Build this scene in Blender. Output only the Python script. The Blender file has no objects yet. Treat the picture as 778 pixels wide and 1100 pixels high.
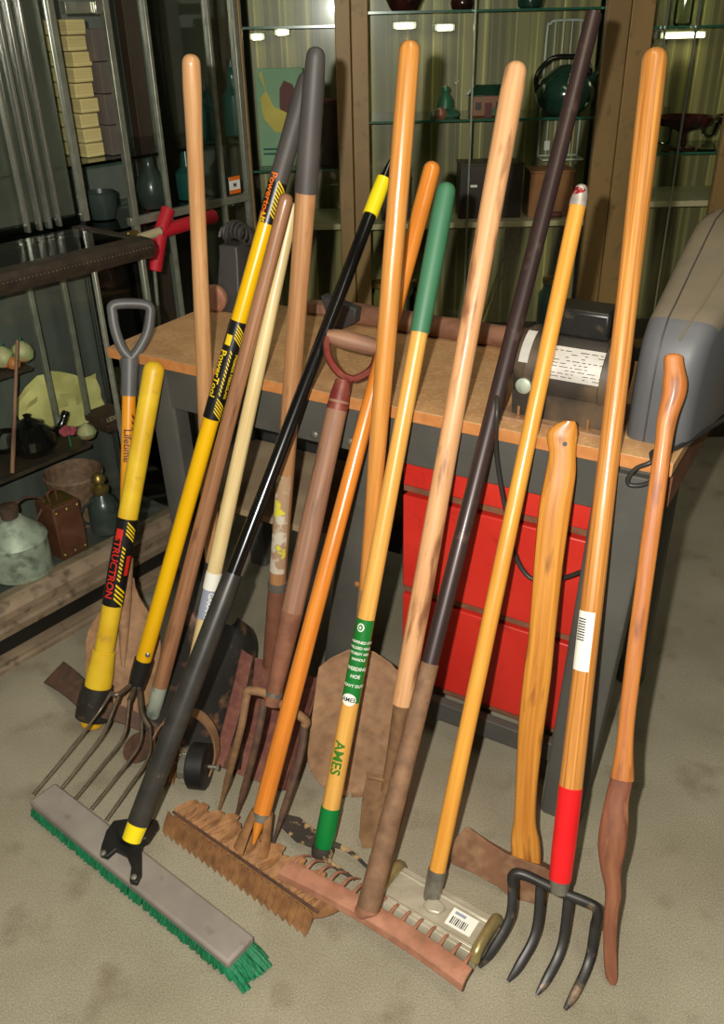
import bpy, bmesh, math, random
from mathutils import Vector as V, Matrix
random.seed(7)
SC = bpy.context.scene
COL = SC.collection
PI = math.pi
# ------------------------------------------------------------------ camera
FPX, TH, RO = 934.0, math.radians(29.8), math.radians(1.27)
CX, CY, H = 389.0, 550.0, 1.5
CAM = V((0, 0, H))
def rawray(x, y, z):
    x0 = x*math.cos(RO)-y*math.sin(RO); y0 = x*math.sin(RO)+y*math.cos(RO)
    yy = y0*math.cos(TH)+z*math.sin(TH); zz = -y0*math.sin(TH)+z*math.cos(TH)
    return V((x0, zz, -yy))
def ray(px, py): return rawray(px-CX, py-CY, FPX).normalized()
def fl(px, py, z=0.0):
    d = ray(px, py); return CAM+d*((z-H)/d.z)
def depth(p): return (V(p)-CAM).dot(rawray(0, 0, 1))
def proj(p):
    d = V(p)-CAM
    zc = d.dot(rawray(0, 0, 1))
    return V((CX+FPX*d.dot(rawray(1, 0, 0))/zc, CY+FPX*d.dot(rawray(0, 1, 0))/zc))
def onplane(px, py, p0, n):
    d = ray(px, py); return CAM+d*((V(p0)-CAM).dot(n)/d.dot(n))
def pxr(p, w): return w*0.5*depth(p)/FPX
cam_d = bpy.data.cameras.new('camera'); cam = bpy.data.objects.new('camera', cam_d); COL.objects.link(cam)
cam_d.sensor_fit = 'VERTICAL'; cam_d.sensor_height = 36; cam_d.lens = FPX/1100*36
X, Y, Z = rawray(1, 0, 0), -rawray(0, 1, 0), -rawray(0, 0, 1)
cam.matrix_world = Matrix(((X.x, Y.x, Z.x, 0), (X.y, Y.y, Z.y, 0), (X.z, Y.z, Z.z, H), (0, 0, 0, 1)))
cam_d.clip_start = .02; SC.camera = cam

# ------------------------------------------------------------------ materials
def lin(c):
    return tuple((v/255/12.92 if v/255 <= .04045 else ((v/255+.055)/1.055)**2.4) for v in c)
def newmat(name):
    m = bpy.data.materials.new(name); m.use_nodes = True
    nt = m.node_tree; b = nt.nodes['Principled BSDF']
    return m, nt, b
def mat(name, c1, c2=None, rough=.5, metal=0, scale=(8, 8, 8), detail=4, lo=.35, hi=.65, c3=None, s3=(30, 30, 30), t3=(.55, .7),
        bump=0, coat=0, coord='obj', rvar=0, spec=.5, bscale=None):
    m, nt, b = newmat(name); N = nt.nodes; L = nt.links
    b.inputs['Roughness'].default_value = rough; b.inputs['Metallic'].default_value = metal
    b.inputs['Coat Weight'].default_value = coat; b.inputs['Coat Roughness'].default_value = .15
    b.inputs['Specular IOR Level'].default_value = spec
    c1 = lin(c1); c2 = lin(c2) if c2 else tuple(v*.82 for v in c1)
    if coord == 'tc':
        src = N.new('ShaderNodeAttribute'); src.attribute_name = 'tc'; out = src.outputs['Vector']
    else:
        src = N.new('ShaderNodeTexCoord'); out = src.outputs['Object']
    def noise(sc, det):
        mp = N.new('ShaderNodeMapping'); mp.inputs['Scale'].default_value = sc; L.new(out, mp.inputs['Vector'])
        no = N.new('ShaderNodeTexNoise'); no.inputs['Scale'].default_value = 1; no.inputs['Detail'].default_value = det
        L.new(mp.outputs['Vector'], no.inputs['Vector']); return no
    n1 = noise(scale, detail)
    r = N.new('ShaderNodeValToRGB'); L.new(n1.outputs['Fac'], r.inputs['Fac'])
    r.color_ramp.elements[0].position = lo; r.color_ramp.elements[1].position = hi
    r.color_ramp.elements[0].color = (*c1, 1); r.color_ramp.elements[1].color = (*c2, 1)
    colout = r.outputs['Color']
    if c3:
        n2 = noise(s3, 5)
        r2 = N.new('ShaderNodeMapRange'); r2.inputs['From Min'].default_value = t3[0]; r2.inputs['From Max'].default_value = t3[1]
        L.new(n2.outputs['Fac'], r2.inputs['Value'])
        mx = N.new('ShaderNodeMix'); mx.data_type = 'RGBA'; L.new(r2.outputs['Result'], mx.inputs['Factor'])
        L.new(colout, mx.inputs['A']); mx.inputs['B'].default_value = (*lin(c3), 1); colout = mx.outputs['Result']
    L.new(colout, b.inputs['Base Color'])
    if bump:
        nb = noise(bscale or tuple(v*3 for v in scale), 6)
        bm_ = N.new('ShaderNodeBump'); bm_.inputs['Strength'].default_value = bump; bm_.inputs['Distance'].default_value = .003
        L.new(nb.outputs['Fac'], bm_.inputs['Height']); L.new(bm_.outputs['Normal'], b.inputs['Normal'])
    return m
def wood(name, c1, c2, rough=.38, coat=.15, c3=None, t3=(.58, .72), g=(150, 150, 6), s3=(60, 60, 9)):
    return mat(name, c1, c2, rough, 0, g, 5, .3, .7, c3, s3, t3, bump=.12, coat=coat, coord='tc')
def rust(name, c1, c2, c3=None, rough=.75, metal=.1, sc=22, t3=(.42, .85), s3=(44, 44, 44)):
    return mat(name, c1, c2, rough, metal, (sc, sc, sc), 6, .35, .65, c3, s3, t3, bump=.35)
def glassmat(name, tint=(.9, .96, .92), refl=.10):
    m, nt, b = newmat(name); N = nt.nodes; L = nt.links
    N.remove(b); o = N['Material Output']
    t = N.new('ShaderNodeBsdfTransparent'); t.inputs['Color'].default_value = (*tint, 1)
    g = N.new('ShaderNodeBsdfGlossy'); g.inputs['Roughness'].default_value = .03; g.inputs['Color'].default_value = (1, 1, 1, 1)
    lw = N.new('ShaderNodeFresnel'); lw.inputs['IOR'].default_value = 1.3
    mx = N.new('ShaderNodeMixShader'); L.new(lw.outputs['Fac'], mx.inputs['Fac']); L.new(t.outputs[0], mx.inputs[1]); L.new(g.outputs[0], mx.inputs[2])
    L.new(mx.outputs[0], o.inputs['Surface']); return m
def emit(name, c, s):
    m, nt, b = newmat(name); b.inputs['Emission Color'].default_value = (*lin(c), 1); b.inputs['Emission Strength'].default_value = s
    b.inputs['Base Color'].default_value = (*lin(c), 1); return m

M = {}
M['floor'] = mat('concrete', (152, 145, 125), (132, 125, 104), .8, 0, (4, 4, 4), 10, .3, .7, (112, 101, 80), (9, 9, 9), (.56, .80), bump=.4, bscale=(220, 220, 220))
def floor_extra():
    # fine sandy speckle over the slab
    nt = M['floor'].node_tree; N = nt.nodes; L = nt.links; b = N['Principled BSDF']
    src = b.inputs['Base Color'].links[0].from_socket
    tc = [n for n in N if n.type == 'TEX_COORD'][0]
    no = N.new('ShaderNodeTexNoise'); no.inputs['Scale'].default_value = 330; no.inputs['Detail'].default_value = 4; no.inputs['Roughness'].default_value = .7; L.new(tc.outputs['Object'], no.inputs['Vector'])
    mr = N.new('ShaderNodeMapRange'); mr.inputs['From Min'].default_value = .3; mr.inputs['From Max'].default_value = .7
    mr.inputs['To Min'].default_value = .62; mr.inputs['To Max'].default_value = 1.36; L.new(no.outputs['Fac'], mr.inputs['Value'])
    mx = N.new('ShaderNodeMix'); mx.data_type = 'RGBA'; mx.blend_type = 'MULTIPLY'; mx.inputs['Factor'].default_value = 1
    L.new(src, mx.inputs['A']); L.new(mr.outputs['Result'], mx.inputs['B']); L.new(mx.outputs['Result'], b.inputs['Base Color'])
floor_extra()
M['wall'] = mat('wall_plaster', (96, 92, 72), (80, 78, 60), .85, scale=(3, 3, 3))
M['wood_pale'] = wood('pale_pinkish_ash', (205, 160, 112), (180, 130, 84), c3=(150, 100, 66), t3=(.6, .8))
M['wood_cream'] = wood('cream_pine', (224, 204, 152), (205, 178, 122), coat=.1)
M['wood_brown'] = wood('brown_handle', (168, 122, 88), (138, 96, 68), coat=.15, c3=(96, 62, 42), t3=(.6, .8))
M['wood_tan'] = wood('tan_handle', (186, 138, 94), (156, 110, 72), c3=(110, 72, 50), t3=(.62, .8))
M['wood_old'] = wood('weathered_handle', (152, 112, 86), (124, 88, 68), rough=.6, coat=0, c3=(88, 58, 46), t3=(.55, .75))
M['wood_orange'] = wood('orange_varnished', (220, 138, 54), (198, 114, 38), rough=.28, coat=.4)
M['wood_amber'] = wood('amber_varnished', (212, 150, 78), (188, 122, 54), rough=.3, coat=.3)
M['wood_honey'] = wood('honey_ash', (228, 176, 92), (212, 154, 70), rough=.35, coat=.2)
M['wood_yellow'] = wood('yellow_pine', (226, 164, 70), (210, 142, 54), rough=.35, coat=.2, c3=(150, 96, 44), t3=(.68, .8))
M['wood_blonde'] = wood('blonde_ash', (222, 172, 124), (202, 148, 100), rough=.45, coat=.1, c3=(142, 96, 66), t3=(.54, .68), s3=(40, 40, 8))
M['wood_axe'] = wood('axe_hickory', (210, 146, 60), (172, 106, 34), rough=.4, coat=.2, c3=(124, 72, 28), t3=(.56, .72), g=(130, 130, 4))
M['wood_ashgrain'] = wood('open_grain_ash', (222, 158, 82), (162, 98, 40), rough=.35, coat=.25, g=(230, 230, 4))
M['wood_worn'] = wood('worn_orange_wood', (196, 128, 62), (166, 94, 44), rough=.5, coat=.05, c3=(128, 74, 44), t3=(.55, .7))
M['wood_end'] = mat('splintered_brown', (142, 90, 62), (108, 62, 46), .6, 0, (60, 60, 9), 6, .35, .65, (172, 120, 78), (50, 50, 8), (.55, .7), bump=.5, coord='tc')
M['yellow'] = mat('yellow_fibreglass', (232, 182, 10), (224, 170, 6), .3, 0, (3, 3, 3), coat=.3)
M['yellow_pale'] = mat('scuffed_yellow', (228, 192, 44), (214, 172, 34), .42, 0, (14, 14, 14), c3=(186, 146, 52), t3=(.62, .8))
M['yellow_band'] = mat('bright_yellow_plastic', (240, 220, 30), (232, 208, 24), .35)
M['fg_orange'] = mat('orange_yellow_fibreglass', (226, 160, 34), (216, 138, 22), .35, 0, (6, 6, 6))
M['grip'] = mat('dark_grey_vinyl', (72, 68, 66), (60, 57, 56), .55)
M['dgrip'] = mat('grey_plastic_grip', (92, 92, 92), (78, 78, 78), .45)
M['black'] = mat('black_gloss_paint', (18, 18, 18), (12, 12, 12), .22, coat=.3)
M['black_matte'] = mat('black_plastic', (30, 29, 27), (20, 20, 19), .5, scale=(30, 30, 30))
M['sleeve'] = mat('dark_scuffed_sleeve', (56, 54, 50), (44, 43, 40), .38, scale=(25, 25, 25), c3=(120, 88, 52), t3=(.72, .78))
M['green_vinyl'] = mat('green_vinyl', (64, 118, 86), (50, 102, 72), .5, scale=(18, 18, 4), coord='tc')
M['green_gloss'] = mat('green_gloss_sleeve', (16, 128, 58), (14, 118, 52), .35)
M['green_label'] = mat('green_label', (24, 120, 48), (22, 112, 44), .4)
M['green_ink'] = mat('green_ink', (52, 116, 28), None, .5)
M['red_sleeve'] = mat('red_sleeve', (226, 30, 36), (216, 24, 30), .35)
M['red_grip'] = mat('red_foam', (200, 26, 44), (184, 20, 36), .6)
M['red_drawer'] = mat('red_steel', (208, 50, 36), (194, 40, 30), .45, 0, (5, 5, 5), c3=(170, 34, 30), t3=(.6, .8))
M['red_old'] = rust('worn_red_paint', (124, 46, 40), (104, 36, 32), (140, 84, 62), rough=.5, metal=.1, sc=18)
M['red_rust_blade'] = rust('red_brown_blade', (122, 76, 66), (106, 60, 54), (146, 98, 74), sc=8)
M['socket_rust'] = rust('brown_socket', (128, 82, 60), (108, 66, 48), (144, 98, 70))
M['rust_tan'] = rust('tan_rusted_blade', (168, 132, 98), (146, 112, 82), (122, 90, 66), sc=12)
M['rust_brown'] = rust('brown_rust', (142, 108, 72), (118, 86, 58), (98, 68, 48), sc=18)
M['rust_orange'] = rust('orange_rust', (164, 118, 74), (140, 98, 60), (112, 76, 48), sc=30)
M['rust_pink'] = rust('pinkish_rust', (178, 126, 100), (160, 106, 82), (136, 96, 72), sc=20)
M['rust_dark'] = rust('dark_rust', (88, 62, 48), (64, 48, 40), (110, 78, 54), sc=18)
M['rust_axe'] = rust('axe_rust', (130, 92, 66), (104, 72, 52), (168, 134, 98), sc=12, t3=(.45, .8), s3=(26, 26, 26))
M['pipe_dark'] = mat('dark_plum_pipe', (60, 44, 42), (48, 36, 36), .42, .2, (14, 14, 6), coord='tc', c3=(92, 74, 66), t3=(.62, .8), coat=.1)
M['pipe_rust'] = rust('pipe_rust', (142, 108, 80), (122, 90, 66), (96, 70, 54), sc=30)
M['scoop'] = rust('black_scoop_paint', (52, 49, 46), (40, 38, 36), (120, 88, 66), rough=.5, metal=.2, sc=8, t3=(.54, .66), s3=(16, 16, 16))
M['steel_dark'] = rust('dark_forged_steel', (54, 50, 46), (40, 38, 36), (110, 88, 64), rough=.5, metal=.4, sc=16, t3=(.58, .72))
M['steel_black'] = mat('black_forged_tines', (54, 52, 50), (40, 39, 38), .42, .3, (20, 20, 20), c3=(128, 106, 84), s3=(22, 22, 22), t3=(.58, .7))
M['tine'] = mat('worn_steel_wire', (120, 108, 92), (96, 84, 70), .4, .6, (40, 40, 40))
M['hoe_paint'] = rust('flaking_hoe', (62, 54, 44), (44, 40, 36), (164, 136, 96), sc=18, t3=(.54, .62), s3=(40, 40, 40))
M['alu'] = mat('dull_aluminium', (196, 190, 170), (174, 168, 148), .45, .45, (10, 40, 10), c3=(150, 142, 116), t3=(.6, .8))
M['alu_end'] = mat('tarnished_metal', (170, 156, 108), (142, 128, 84), .35, .6, (30, 30, 30))
M['ferrule'] = mat('grey_ferrule', (150, 146, 134), (122, 118, 108), .4, .6, (40, 40, 40))
M['ferrule_red'] = mat('painted_tip', (196, 190, 182), (170, 160, 154), .4, .4, (60, 60, 60), c3=(150, 30, 40), s3=(70, 70, 70), t3=(.5, .56))
M['chrome'] = mat('chrome', (214, 214, 202), (196, 196, 184), .2, .85)
M['frame_metal'] = mat('dull_nickel_frame', (150, 152, 136), (130, 132, 116), .3, .45, (30, 30, 30))
M['mirror_panel'] = mat('grey_mirror_panel', (92, 94, 84), (78, 80, 72), .25, .3, (6, 6, 6))
M['white'] = mat('white_paper', (236, 236, 226), (226, 226, 214), .6)
M['sticker_grey'] = mat('blue_grey_sticker', (150, 156, 172), (138, 146, 166), .5)
M['ink'] = mat('black_ink', (20, 20, 20), None, .5)
M['ink_red'] = mat('red_ink', (214, 40, 26), None, .5)
M['ink_orange'] = mat('orange_ink', (240, 116, 20), None, .5)
M['ink_yellow'] = mat('yellow_ink', (240, 204, 30), None, .45)
M['ink_brown'] = mat('brown_ink', (92, 40, 16), None, .5)
M['plastic_head'] = mat('dusty_grey_block', (146, 138, 128), (128, 120, 112), .65, 0, (9, 9, 9), c3=(104, 98, 90), t3=(.62, .8), bump=.1)
M['bristle'] = mat('green_bristle', (10, 122, 78), (6, 92, 56), .55, 0, (160, 160, 10))
M['bench_grey'] = mat('charcoal_bench_steel', (84, 83, 77), (72, 71, 66), .6, 0, (6, 6, 6), c3=(92, 86, 74), t3=(.6, .85), bump=.05)
M['bench_dark'] = mat('dark_bench_inside', (48, 47, 44), (40, 39, 37), .7)
M['benchtop'] = mat('particle_board_top', (196, 152, 104), (180, 136, 90), .7, 0, (14, 14, 14), c3=(206, 166, 120), s3=(120, 120, 120), t3=(.5, .7), bump=.12)
M['benchedge'] = mat('orange_board_edge', (196, 132, 74), (180, 116, 60), .65, 0, (40, 40, 40))
M['cardboard'] = mat('dusty_board', (176, 156, 124), (150, 128, 98), .8, 0, (8, 8, 8))
M['brown_box'] = mat('brown_board', (122, 78, 50), (100, 62, 40), .7, 0, (4, 20, 20))
M['dust_housing'] = mat('grey_housing', (88, 89, 92), (80, 81, 84), .5, 0, (5, 5, 5), c3=(92, 88, 82), s3=(4, 4, 4), t3=(.5, .7), bump=.05)
M['dust_top'] = mat('dust_covered_grey', (116, 104, 84), (100, 92, 78), .75, 0, (7, 7, 7), c3=(84, 83, 82), s3=(5, 5, 5), t3=(.5, .7), bump=.1)
M['motor'] = mat('dusty_motor_black', (58, 52, 46), (40, 38, 36), .5, .1, (12, 12, 12), c3=(118, 98, 74), s3=(9, 9, 9), t3=(.42, .72))
M['motor_cap'] = mat('black_bakelite', (32, 31, 30), (24, 24, 23), .35, 0, (20, 20, 20), c3=(76, 66, 54), t3=(.62, .8))
M['plate'] = mat('silver_nameplate', (206, 202, 196), (188, 184, 176), .4, .25, (20, 20, 20), c3=(170, 160, 150), t3=(.6, .7))
M['cord'] = mat('black_rubber_cord', (50, 49, 46), (38, 37, 35), .45)
M['roll'] = mat('brown_leathery_roll', (140, 98, 72), (112, 74, 54), .7, 0, (6, 30, 30), c3=(92, 60, 46), t3=(.6, .8))
M['case_wood'] = mat('dusty_brown_moulding', (140, 122, 98), (114, 98, 78), .6, 0, (10, 10, 10), c3=(78, 64, 50), t3=(.55, .75))
M['case_dark'] = mat('dark_carved_wood', (62, 50, 38), (44, 36, 28), .5, 0, (30, 30, 30), bump=.3)
M['case_black'] = mat('black_toe_kick', (30, 28, 24), (22, 20, 18), .45)
M['case_in'] = mat('case_interior', (84, 88, 80), (56, 60, 56), .8, 0, (9, 9, 1))
M['post'] = mat('bronze_painted_post', (140, 112, 66), (122, 96, 54), .5, .1, (5, 5, 3), c3=(100, 78, 46), t3=(.6, .8))
M['back'] = mat('olive_reflection_streaks', (152, 144, 92), (112, 106, 70), .4, 0, (34, 1, .5), 2, .4, .6, (204, 194, 116), (60, 1, .4), (.62, .70), coat=.2)  # pale yellow vertical streaks are reflections painted into the olive colour
M['tower_back'] = mat('grey_green_back', (120, 128, 116), (98, 106, 98), .5, 0, (7, 7, 1.5))
M['glass'] = glassmat('case_glass', (.965, .985, .97))
M['glass_shelf'] = glassmat('green_shelf_glass', (.72, .88, .80))
M['glass_edge'] = mat('green_glass_edge', (40, 96, 76), (30, 80, 62), .2, coat=.5)
M['galv'] = mat('galvanised_zinc', (178, 186, 168), (150, 158, 142), .5, .2, (26, 26, 26), c3=(102, 108, 98), t3=(.5, .7))
M['leather'] = mat('brown_leather', (104, 62, 42), (84, 48, 34), .5, 0, (20, 20, 20))
M['brass'] = mat('aged_brass', (176, 150, 84), (140, 116, 60), .35, .8, (30, 30, 30))
M['wicker'] = mat('brown_wicker', (138, 106, 84), (104, 80, 62), .7, 0, (60, 60, 60), bump=.4)
M['bottle_dark'] = mat('dark_green_black_ceramic', (62, 74, 68), (48, 58, 54), .3, coat=.3)
M['black_glass'] = mat('black_glass_pot', (14, 14, 12), (10, 10, 10), .08, coat=.8)
M['parchment'] = mat('crumpled_yellow_paper', (212, 206, 134), (180, 174, 108), .8, 0, (9, 9, 9), bump=.4)
M['gourd'] = mat('painted_gourd', (190, 176, 130), (126, 150, 96), .5, 0, (18, 18, 18), c3=(176, 106, 84), s3=(14, 14, 14), t3=(.56, .66))
M['gourd_orange'] = mat('orange_gourd', (186, 120, 60), (160, 96, 44), .5)
M['pink'] = mat('pink_flower', (150, 56, 72), (176, 82, 92), .7, 0, (40, 40, 40))
M['box_brown'] = mat('dark_printed_box', (70, 52, 40), (60, 44, 34), .6)
M['paper_pale'] = mat('stacked_paper_edges', (214, 200, 140), (184, 168, 108), .8, 0, (2, 2, 160))
M['card_grey'] = mat('grey_board_box', (110, 102, 92), (98, 90, 82), .8)
M['book_green'] = mat('pale_green_book_cover', (132, 168, 132), (118, 154, 120), .6)
M['banana'] = mat('printed_yellow', (206, 186, 84), (186, 164, 66), .6)
M['maroon'] = mat('printed_maroon', (98, 40, 40), None, .6)
M['teal'] = mat('teal_glass', (36, 92, 86), (26, 76, 72), .2, coat=.4)
M['green_pot'] = mat('dark_green_glaze', (34, 66, 52), (24, 50, 40), .15, coat=.5, scale=(14, 14, 14))
M['house'] = mat('rosy_glazed_ceramic', (150, 92, 72), (118, 96, 66), .3, 0, (26, 26, 26), c3=(66, 96, 72), s3=(20, 20, 20), t3=(.54, .62), coat=.3)
M['green_fig'] = mat('green_glazed_ceramic', (56, 112, 84), (40, 88, 66), .3, coat=.3)
M['wire_white'] = mat('white_coated_wire', (206, 212, 200), (190, 198, 186), .4)
M['box_orange'] = mat('orange_brown_carton', (156, 104, 62), (136, 86, 50), .7)
M['box_dark'] = mat('dark_wooden_box', (54, 38, 30), (40, 28, 24), .4)
M['red_dish'] = mat('dark_red_glass', (70, 24, 22), (30, 16, 16), .08, 0, (20, 20, 20), coat=.8)
M['white_shelf'] = mat('cream_shelf', (190, 178, 140), (172, 160, 124), .6)
M['clear'] = glassmat('clear_glass', (.86, .9, .82))
M['tube'] = emit('glare_emission', (255, 250, 200), 14)  # glow standing in for glare reflected in the rear cabinets
M['blank'] = mat('dark_grey_machine', (70, 66, 64), (56, 53, 52), .5, .1, (10, 10, 10))
M['label_black'] = mat('black_label', (24, 24, 24), (20, 20, 20), .35)
M['peel'] = mat('torn_paper_label', (206, 196, 176), (170, 140, 110), .7, 0, (40, 40, 40), lo=.45, hi=.55, c3=(218, 210, 60), s3=(20, 20, 20), t3=(.6, .64))

# ------------------------------------------------------------------ object helpers
def empty(name, loc): 
    o = bpy.data.objects.new(name, None); COL.objects.link(o); o.location = V(loc); o.empty_display_size = .05; return o
def tag(o, label=None, cat=None, group=None, kind=None):
    if label: o['label'] = label
    if cat: o['category'] = cat
    if group: o['group'] = group
    if kind: o['kind'] = kind
    return o
def thing(name, label, cat, loc, group=None): return tag(empty(name, loc), label, cat, group)
class MB:
    def __init__(s): s.v = []; s.f = []; s.t = []
    def add(s, verts, faces, tc=None):
        o = len(s.v); s.v += [V(p) for p in verts]; s.f += [tuple(i+o for i in f) for f in faces]
        s.t += list(tc) if tc else [tuple(p) for p in verts]; return s
    def rings(s, rings, cap0=True, cap1=True, tcs=None):
        n = len(rings[0]); vs = [p for r in rings for p in r]; fs = []
        for i in range(len(rings)-1):
            for j in range(n):
                k = (j+1) % n; fs.append((i*n+j, i*n+k, (i+1)*n+k, (i+1)*n+j))
        if cap0: fs.append(tuple(range(n-1, -1, -1)))
        if cap1: fs.append(tuple((len(rings)-1)*n+j for j in range(n)))
        return s.add(vs, fs, tcs)
    def tube(s, pts, rad, n=14, up=None, flat=1.0):
        pts = [V(p) for p in pts]
        if not hasattr(rad, '__len__'): rad = [rad]*len(pts)
        tang = []
        for i in range(len(pts)):
            a = pts[max(0, i-1)]; b = pts[min(len(pts)-1, i+1)]; tang.append((b-a).normalized())
        ref = up if up is not None else (V((0, 0, 1)) if abs(tang[0].z) < .9 else V((0, 1, 0)))
        x = (ref-tang[0]*ref.dot(tang[0])).normalized(); R = []; T = []; acc = random.uniform(0, 5)
        for i, p in enumerate(pts):
            x = (x-tang[i]*x.dot(tang[i])).normalized(); y = tang[i].cross(x)
            if i: acc += (pts[i]-pts[i-1]).length
            R.append([p+x*math.cos(2*PI*j/n)*rad[i]*flat+y*math.sin(2*PI*j/n)*rad[i] for j in range(n)])
            T += [(math.cos(2*PI*j/n)*rad[0]+acc*.0, math.sin(2*PI*j/n)*rad[0]+3.7*len(s.v)*.001, acc) for j in range(n)]
        return s.rings(R, tcs=T)
    def lathe(s, o, ax, prof, n=20, x=None):
        o = V(o); ax = V(ax).normalized(); r = x or (V((1, 0, 0)) if abs(ax.x) < .9 else V((0, 1, 0)))
        x = (r-ax*r.dot(ax)).normalized(); y = ax.cross(x)
        return s.rings([[o+ax*h+(x*math.cos(2*PI*j/n)+y*math.sin(2*PI*j/n))*max(rr, 1e-4) for j in range(n)] for h, rr in prof])
    def box(s, c, ax, ay, az, hx, hy, hz):
        c = V(c); ax, ay, az = V(ax), V(ay), V(az)
        p = [c+ax*(hx*i)+ay*(hy*j)+az*(hz*k) for i in (-1, 1) for j in (-1, 1) for k in (-1, 1)]
        return s.add(p, [(0, 1, 3, 2), (4, 6, 7, 5), (0, 4, 5, 1), (2, 3, 7, 6), (0, 2, 6, 4), (1, 5, 7, 3)])
    def prism(s, outline, off):
        n = len(outline); off = V(off); a = [V(p) for p in outline]; b = [p+off for p in a]
        return s.add(a+b, [tuple(range(n-1, -1, -1)), tuple(range(n, 2*n))]+[(i, (i+1) % n, n+(i+1) % n, n+i) for i in range(n)])
    def sheet(s, grid, th, nrm=None):
        nu, nv = len(grid), len(grid[0]); g = [[V(p) for p in r] for r in grid]; top = []; bot = []
        for i in range(nu):
            for j in range(nv):
                a = g[min(i+1, nu-1)][j]-g[max(i-1, 0)][j]; b = g[i][min(j+1, nv-1)]-g[i][max(j-1, 0)]
                n = a.cross(b); n = n.normalized() if n.length > 1e-9 else V((0, 0, 1))
                top.append(g[i][j]+n*th/2); bot.append(g[i][j]-n*th/2)
        N = nu*nv; fs = []
        for i in range(nu-1):
            for j in range(nv-1):
                q = (i*nv+j, i*nv+j+1, (i+1)*nv+j+1, (i+1)*nv+j); fs.append(q); fs.append(tuple(N+k for k in reversed(q)))
        rim = [j for j in range(nv)]+[i*nv+nv-1 for i in range(1, nu)]+[(nu-1)*nv+j for j in range(nv-2, -1, -1)]+[i*nv for i in range(nu-2, 0, -1)]
        for a, b in zip(rim, rim[1:]+rim[:1]): fs.append((b, a, N+a, N+b))
        return s.add(top+bot, fs)
    def build(s, name, m, parent=None, label=None, bevel=0, sub=0, loc=None):
        me = bpy.data.meshes.new(name)
        o0 = parent_loc(parent) if parent else (V(loc) if loc is not None else V((0, 0, 0)))
        me.from_pydata([tuple(p-o0) for p in s.v], [], s.f)
        at = me.attributes.new('tc', 'FLOAT_VECTOR', 'POINT')
        for i, t in enumerate(s.t): at.data[i].vector = t
        bm = bmesh.new(); bm.from_mesh(me); bmesh.ops.recalc_face_normals(bm, faces=bm.faces); bm.to_mesh(me); bm.free()
        me.materials.append(M[m]); me.shade_smooth(); me.set_sharp_from_angle(angle=math.radians(38))
        o = bpy.data.objects.new(name, me); COL.objects.link(o)
        if parent: o.parent = parent
        else: o.location = o0
        if bevel:
            md = o.modifiers.new('bevel', 'BEVEL'); md.width = bevel; md.segments = 2; md.limit_method = 'ANGLE'; md.angle_limit = math.radians(38)
        if sub:
            md = o.modifiers.new('subd', 'SUBSURF'); md.levels = sub; md.render_levels = sub
        if label: o['label'] = label
        return o
def parent_loc(p):
    l = V((0, 0, 0))
    while p: l += p.location; p = p.parent
    return l
def struct(name, mb, m, parent=None, **k):
    o = mb.build(name, m, parent, **k)
    if not parent: o['kind'] = 'structure'
    return o
def smooth(pts, n=6):
    P = [V(p) for p in pts]; P = [P[0]*2-P[1]]+P+[P[-1]*2-P[-2]]; out = []
    for i in range(1, len(P)-2):
        for k in range(n):
            t = k/n; a, b, c, d = P[i-1:i+3]
            out.append(.5*((2*b)+(c-a)*t+(2*a-5*b+4*c-d)*t*t+(3*b-a-3*c+d)*t**3))
    out.append(P[-2]); return out
_txt = {}
def text_mesh(s, size):
    """verts (x,y) and faces of a line of lettering, x along the line, centred"""
    cu = bpy.data.curves.new('lettering', 'FONT'); cu.body = s; cu.size = size; cu.align_x = 'CENTER'; cu.align_y = 'CENTER'; cu.resolution_u = 3
    cu.offset = size*.02
    o = bpy.data.objects.new('lettering', cu); COL.objects.link(o)
    dg = bpy.context.evaluated_depsgraph_get(); me = bpy.data.meshes.new_from_object(o.evaluated_get(dg))
    bm = bmesh.new(); bm.from_mesh(me); bmesh.ops.triangulate(bm, faces=bm.faces)
    for _ in range(3):
        ed = [e for e in bm.edges if e.calc_length() > size*.2]
        if not ed: break
        bmesh.ops.subdivide_edges(bm, edges=ed, cuts=1, use_grid_fill=False); bmesh.ops.triangulate(bm, faces=bm.faces)
    bm.to_mesh(me); bm.free()
    r = ([(v.co.x, v.co.y) for v in me.vertices], [tuple(p.vertices) for p in me.polygons])
    bpy.data.objects.remove(o); bpy.data.curves.remove(cu); bpy.data.meshes.remove(me); return r

# ------------------------------------------------------------------ bench frame
ZB = .83
BL, BR = fl(116, 384, ZB-.025), fl(721, 513, ZB-.025)
BU = (BR-BL).normalized(); BN = V((BU.y, -BU.x, 0)); BW = (BR-BL).length
UP = V((0, 0, 1))
B0 = V((BL.x, BL.y, 0))
def bp(s, off, z): return B0+BU*s+BN*off+UP*z          # bench coordinates: along the front, out of the front, up
def bpx(px, py, off=0): return onplane(px, py, B0+BN*off, BN)
def bs(p): return (V(p)-B0).dot(BU)

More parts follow.
